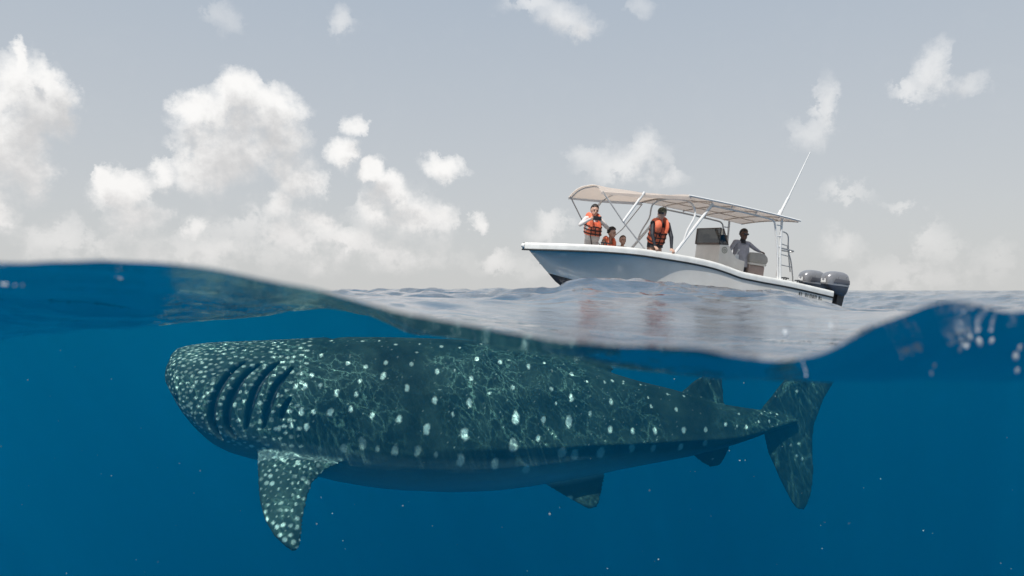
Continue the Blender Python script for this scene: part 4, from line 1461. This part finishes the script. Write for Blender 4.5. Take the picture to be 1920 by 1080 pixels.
        gh.obj('hair', hm, o, autosmooth=None)
    return o, dict(right=right, up=up, fwd=fwd, J=J, k=k, hp=hp, HM=HM, hk=hk, mid=mid)


def life_vest(o, B, low=-0.02, deep=1.0, vee=0.2):
    """orange foam vest with black webbing"""
    r, u, f, J, k = B['right'], B['up'], B['fwd'], B['J'], B['k']
    pel, mid = J['pelvis'], B['mid']
    L = (mid - pel).length
    g = Geo()
    rings = []
    NV = 28
    for t, w, d in ((0.16 + low, .180, .140), (0.20 + low, .193, .155), (0.40, .195, .160), (0.62, .195, .160), (0.78, .187, .152), (0.88, .165, .13)):
        ring = []
        for i in range(NV):
            a = 2 * math.pi * i / NV
            e = 0.75
            cx, sy = math.copysign(abs(math.cos(a)) ** e, math.cos(a)), math.copysign(abs(math.sin(a)) ** e, math.sin(a))
            gap = 1 - (0.14 if t < .6 else vee) * math.exp(-((a - math.pi / 2) / (0.14 if t < .6 else 0.12 + .55 * (t - .6))) ** 2)     # the zipped front opening
            ring.append(tuple(pel + u * (L * t) + r * (w * k * cx) + f * (d * k * sy * gap * deep)))
        rings.append(ring)
    g.loft(rings)
    for s_ in (-1, 1):      # broad shoulder panels over front and back
        pts = [mid + r * .10 * k * s_ + f * .135 * k - u * .14 * k, mid + r * .105 * k * s_ + f * .135 * k - u * .02 * k, mid + r * .10 * k * s_ + f * .075 * k + u * .055 * k, mid + r * .10 * k * s_ - f * .02 * k + u * .075 * k,
               mid + r * .105 * k * s_ - f * .11 * k + u * .03 * k, mid + r * .11 * k * s_ - f * .13 * k - u * .12 * k]
        pts = curve_pts([tuple(p) for p in pts], 20)
        g.tube(pts, [.050 * k] * len(pts), 10, squash=[(1.5, .75)] * len(pts))
    v = g.obj('life_vest', vest_orange, o, autosmooth=60)

    def belt(t, rad=.012, sag=0.0):
        pts = []
        for i in range(29):
            a = 2 * math.pi * i / 28
            e = 0.75
            cx, sy = math.copysign(abs(math.cos(a)) ** e, math.cos(a)), math.copysign(abs(math.sin(a)) ** e, math.sin(a))
            pts.append(tuple(pel + u * (L * t + sag * cx) + r * (.200 * k * cx) + f * (.165 * k * sy * deep)))
        Geo().tube(pts, rad * k, 6, cap=False, squash=[(.5, 1.3)] * 29).obj('strap', strap_black, v)
    for t in (0.24, 0.44, 0.64):
        belt(t, sag=0.008)
    for x in (-.11, 0, .11):
        Geo().tube([tuple(pel + u * (L * t) + r * x * k + f * (.167 - .3 * x * x) * k * deep) for t in (.16, .3, .45, .64)], .010 * k, 6).obj('strap', strap_black, v)
    return v


# woman in a white shirt filming with both hands
o, B = make_person('person in white shirt and orange life vest holding up a phone at the bow', (5.95, .28, .20), dict(
    pelvis=(5.92, .20, 1.04), chest=(5.97, .28, 1.27), sh_r=(6.15, .28, 1.43), sh_l=(5.81, .28, 1.44), head=(6.0, .33, 1.625),
    el_r=(6.31, .36, 1.27), wr_r=(6.17, .53, 1.405), hand_r=(6.10, .58, 1.43), palm_r=(-.2, -1, .1), el_l=(5.66, .36, 1.29), wr_l=(5.92, .53, 1.41), hand_l=(5.99, .58, 1.43), palm_l=(.2, -1, .1),
    hip_r=(6.02, .18, 1.0), hip_l=(5.83, .18, 1.0), kn_r=(6.0, .14, .62), kn_l=(5.80, .14, .62), an_r=(5.98, .02, .27), an_l=(5.78, .02, .27)),
    0.98, dict(skin=skin_fair, torso=cloth_white, thigh=cloth_cream, foot=skin_fair, sleeve=cloth_white), ((.12, .9, -.28), (0, .15, 1)), (hair_black, 'short'))
life_vest(o, B)
Geo().tube([(0.13, .17, .86), (.09, .175, .72), (.05, .17, .55)], .012, 6).obj('waist_strap', strap_black, o)
ph = Geo().box((0, 0, 0), (.19, .035, .085))
pho = ph.obj('phone', dark_plastic, None, bevel=0.008)
pho.matrix_world = BOAT_M @ Matrix.Translation((6.045, .625, 1.44)) @ Matrix.Rotation(math.radians(4), 4, 'Y')
Geo().tube([(-.06, .012, .012), (-.06, .022, .012)], .016, 12).obj('lens', lens, pho)
tag(pho, 'dark phone held out level in both hands by the person in white', 'phone')

# curly-haired child sitting beside
o, B = make_person('child with curly black hair in orange life vest sitting low beside the person in white', (5.50, .42, .20), dict(
    pelvis=(5.51, .12, .66), chest=(5.53, .18, .85), sh_r=(5.64, .22, 1.0), sh_l=(5.38, .22, 1.0), head=(5.48, .25, 1.195),
    el_r=(5.69, .24, .80), wr_r=(5.62, .36, .73), hand_r=(5.60, .43, .71), el_l=(5.34, .24, .80), wr_l=(5.40, .36, .73), hand_l=(5.42, .43, .71),
    hip_r=(5.58, .13, .64), hip_l=(5.43, .13, .64), kn_r=(5.56, .40, .63), kn_l=(5.40, .40, .63), an_r=(5.52, .33, .28), an_l=(5.38, .33, .28)),
    0.80, dict(skin=skin_fair, torso=cloth_tan, sleeve=skin_fair, thigh=cloth_navy, shin=skin_fair), ((-.55, .8, -.15), (0, .1, 1), 1.12), (hair_black, 'curly'))
life_vest(o, B)
# small passenger of whom mostly the head shows
o, B = make_person('small person with brown hair, only the head showing above the gunwale', (5.17, .42, .20), dict(
    pelvis=(5.17, .13, .64), chest=(5.17, .19, .78), sh_r=(5.27, .21, .90), sh_l=(5.06, .21, .90), head=(5.19, .25, 1.065),
    el_r=(5.32, .24, .74), wr_r=(5.26, .36, .71), hand_r=(5.25, .43, .70), el_l=(5.02, .24, .74), wr_l=(5.08, .36, .71), hand_l=(5.09, .43, .70),
    hip_r=(5.24, .14, .64), hip_l=(5.10, .14, .64), kn_r=(5.24, .38, .63), kn_l=(5.10, .38, .63), an_r=(5.23, .34, .28), an_l=(5.10, .34, .28)),
    0.72, dict(skin=skin_fair, torso=cloth_tan, thigh=cloth_tan, shin=skin_fair), ((.1, .9, .1), (0, -.1, 1), 1.15), (hair_brown, 'long'))

# person in camouflage cap leaning on the gunwale
o, B = make_person('person in camouflage cap and orange life vest leaning with both hands on the gunwale', (4.57, .60, .20), dict(
    pelvis=(4.58, .60, 1.04), chest=(4.60, .72, 1.30), sh_r=(4.80, .80, 1.50), sh_l=(4.43, .80, 1.52), head=(4.655, .88, 1.715),
    el_r=(4.85, .93, 1.24), wr_r=(4.80, 1.03, .985), hand_r=(4.80, 1.10, .955), palm_r=(0, 0, -1), el_l=(4.40, .97, 1.24), wr_l=(4.41, 1.05, .985), hand_l=(4.41, 1.12, .95), palm_l=(0, 0, -1),
    hip_r=(4.68, .60, 1.0), hip_l=(4.48, .60, 1.0), kn_r=(4.70, .70, .62), kn_l=(4.46, .70, .62), an_r=(4.68, .60, .27), an_l=(4.48, .60, .27)),
    1.0, dict(skin=skin_fair, torso=cloth_black, sleeve=cloth_black, thigh=skin_fair), ((.62, .72, -.12), (.05, .1, 1)), (hair_black, 'short'))
life_vest(o, B, vee=0.6)
hp, HM, hk = B['hp'], B['HM'], B['hk']
Jp, u_, r_, f_ = B['J'], B['up'], B['right'], B['fwd']
gsh = Geo()
rr = []
for t, w, d in ((-.05, .185, .15), (.0, .182, .145), (.06, .175, .14), (.11, .17, .13)):
    rr.append([tuple(Jp['pelvis'] + V3((0, 0, 1)) * t + r_ * w * math.cos(a) + V3((0, 1, 0)) * (d * math.sin(a) + .02)) for a in np.linspace(0, 2 * math.pi, 24, endpoint=False)])
gsh.loft(rr).obj('shorts', cloth_black, o)
gcap = Geo().ball((0, 0, 0), (1, 1, 1), None, 22, 14)
gcap.v = [tuple(hp(x * .086, -.008 + y * .102, .045 + max(z, -.12) * .088)) for x, y, z in gcap.v]
capo = gcap.obj('cap', camo, o)
gbr = Geo()
top, bt = [], []
for i in range(9):
    a = math.pi * (0.18 + 0.64 * i / 8)
    top.append([tuple(hp(math.cos(a) * .080, .085 * math.sin(a), .045)), tuple(hp(math.cos(a) * .078, .085 * math.sin(a) + .075 * math.sin(a) ** 1.2, .036))])
    bt.append([tuple(V3(p) - HM @ V3((0, 0, .008))) for p in top[-1]])
gbr.loft([t_ + b_[::-1] for t_, b_ in zip(top, bt)])
gbr.obj('brim', dark_plastic, capo)
Geo().ball(hp(-.032, .086, .012), (.028 * hk, .012 * hk, .018 * hk), HM, 10, 8).ball(hp(.032, .086, .012), (.028 * hk, .012 * hk, .018 * hk), HM, 10, 8).tube([hp(-.07, .03, .016), hp(-.05, .08, .016), hp(0, .094, .016), hp(.05, .08, .016), hp(.07, .03, .016)], .004, 6).obj('sunglasses', lens, o)

# skipper at the wheel
o, B = make_person('person in pale lilac long-sleeved shirt steering, one hand on the helm seat', (1.94, .06, 0.0), dict(
    pelvis=(1.92, .04, .93), chest=(1.925, .05, 1.20), sh_r=(2.115, .05, 1.425), sh_l=(1.73, .05, 1.425), head=(1.93, .09, 1.625),
    el_r=(2.27, .10, 1.22), wr_r=(2.335, .14, 1.215), hand_r=(2.37, .17, 1.22), palm_r=(.3, -.6, -.5), el_l=(1.575, .12, 1.32), wr_l=(1.44, .12, 1.275), hand_l=(1.38, .13, 1.265), palm_l=(0, 0, -1),
    hip_r=(2.01, .04, .90), hip_l=(1.83, .04, .90), kn_r=(2.02, .12, .50), kn_l=(1.84, .12, .50), an_r=(2.02, .06, .09), an_l=(1.84, .06, .09)),
    1.04, dict(skin=skin_dark, torso=cloth_lilac, sleeve=cloth_lilac, thigh=cloth_navy, shin=skin_dark), ((.0, 1, -.05), (0, .03, 1)), (hair_black, 'short'))
hp, HM, hk = B['hp'], B['HM'], B['hk']
Geo().ball(hp(-.032, .086, .012), (.028 * hk, .012 * hk, .02 * hk), HM, 10, 8).ball(hp(.032, .086, .012), (.028 * hk, .012 * hk, .02 * hk), HM, 10, 8).tube([hp(-.07, .03, .016), hp(-.05, .08, .016), hp(0, .094, .016), hp(.05, .08, .016), hp(.07, .03, .016)], .004, 6).obj('sunglasses', lens, o)
m_ = B['mid']
Geo().tube([tuple(m_ + V3((0, .01, .0))), tuple(m_ + V3((0, .015, .05))), tuple(m_ + V3((0, .02, .10)))], [.088, .070, .062], 14).obj('neck_gaiter', cloth_black, o)
# loose shirt body
rr = []
pel = B['J']['pelvis']
for z, w, d in ((-.08, .225, .165), (.02, .215, .16), (.18, .20, .15), (.34, .205, .15), (.44, .20, .135)):
    rr.append([tuple(pel + V3((w * math.cos(a) * (1 + .03 * math.sin(5 * a + z * 9)), .01 + d * math.sin(a), z))) for a in np.linspace(0, 2 * math.pi, 28, endpoint=False)])
Geo().loft(rr).obj('shirt', cloth_lilac, o)
# ------------------------------------------------------------------ drops and foam thrown up along the edge of the wave, specks in the water
foam_m = principled('foam_white', (0.82, 0.86, 0.88), 0.5)
dropm = bpy.data.materials.new('clear_drop')
dropm.use_nodes = True
T = NT(dropm.node_tree)
b = dropm.node_tree.nodes['Principled BSDF']
b.inputs['Base Color'].default_value = (0.85, 0.90, 0.93, 1)
b.inputs['Roughness'].default_value = 0.12
b.inputs['Coat Weight'].default_value = 0.8


def at(px, py, y):
    return Vector(((px - 960) / 1280 * y, y, -(py - 545) / 1280 * y))


LABELS = ['largest bright water drop hanging under the notch of the wave edge at right', 'leftmost upper drop of the tight cluster under the wave crest at right', 'middle drop of the tight cluster under the wave crest at right', 'small upper drop of the tight cluster under the wave crest', 'lowest drop of the tight cluster under the wave crest', 'tall bright drop just right of the tight cluster', 'small drop alone to the right of the tall bright drop', 'big oval drop nearest the right edge of the picture', 'upper of two tiny drops below the foam streak', 'lower of two tiny drops below the foam streak', 'small low drop under the big oval one near the right edge', 'tiny drop just above the tail tip of the whale shark', 'thin streak of a drop falling beside the outboards', 'pale upright drop on the bright water left of the outboards', 'small upper drop above the big oval one at the right edge']
DROPS = [(1702, 629, 6, 10), (1820, 633, 4, 8), (1813, 648, 4, 9), (1805, 646, 4, 6), (1800, 656, 4, 7), (1836, 642, 6, 12), (1859, 639, 4, 8), (1904, 668, 6, 11), (1752, 686, 3, 6), (1746, 700, 3, 6), (1907, 695, 4, 7), (1511, 704, 2, 3), (1557, 612, 2, 9), (1472, 625, 4, 8), (1912, 652, 4, 8)]
for i, (px, py, rx, ry) in enumerate(DROPS):
    p = at(px, py, 0.47)
    k = 0.47 / 1280 * 0.8
    tilt = Matrix.Rotation(math.radians([12, -8, 20, 4][i % 4]), 3, 'Y')
    d = Geo().ball((0, 0, 0), (rx * k, rx * k, ry * k), tilt, 12, 10).obj('water_drop', dropm)
    d.location = p
    tag(d, LABELS[i], 'water drop', 'water drops along the wave edge')
# foam: many little bubbles on the wave, nobody could count them
rf = random.Random(12)
PATCH = [((1616, 651), (1657, 649), 4, 40), ((1660, 652), (1686, 650), 5, 40), ((1688, 662), (1730, 654), 7, 70), ((1778, 645), (1816, 634), 4, 40), ((1566, 660), (1592, 656), 5, 60), ((1616, 667), (1640, 664), 5, 50),
         ((1380, 672), (1500, 676), 5, 150), ((1500, 678), (1580, 664), 4, 50), ((0, 533), (15, 534), 2, 26), ((26, 535), (29, 535), 2, 8), ((41, 534), (44, 534), 2, 8), ((215, 521), (232, 522), 2, 6)]
gfo = Geo()
for (a, b_, sp, n) in PATCH:
    for i in range(int(n * 0.6)):
        t = rf.random()
        px = a[0] + (b_[0] - a[0]) * t
        py = a[1] + (b_[1] - a[1]) * t + rf.gauss(0, sp * .5)
        y = 0.47 if a[0] > 60 else 0.40
        r = rf.uniform(.4, 1.2) * (2.3 if sp > 2 else 1.6) * y / 1280
        gfo.ball(at(px, py, y), r, None, 6, 4)
fo = gfo.obj('foam', foam_m)
tag(fo, 'white and cyan foam bubbles strung along the edge of the wave', kind='stuff')
# plankton and specks
speck = principled('speck_pale', (0.55, 0.60, 0.55), 0.8)
gsp = Geo()
for i in range(170):
    y = rf.uniform(0.9, 6.0)
    px, py = rf.uniform(-100, 2020), rf.uniform(620, 1090)
    p = at(px, py, y)
    if p.z > float(sea_height(np.array([p.x]), np.array([p.y]))[0]) - 0.05: continue
    # keep clear of the shark's body
    q = SHARK_M.inverted() @ p
    if -0.2 < q.x < 5.2 and abs(q.y) < .9 and -1.2 < q.z < .4: continue
    gsp.ball(p, rf.choice([.5, .6, .7, .9, 1.3]) * 0.0009 * (y ** 0.75), None, 6, 4)
so = gsp.obj('plankton', speck)
tag(so, 'pale specks of plankton drifting in the blue water', kind='stuff')
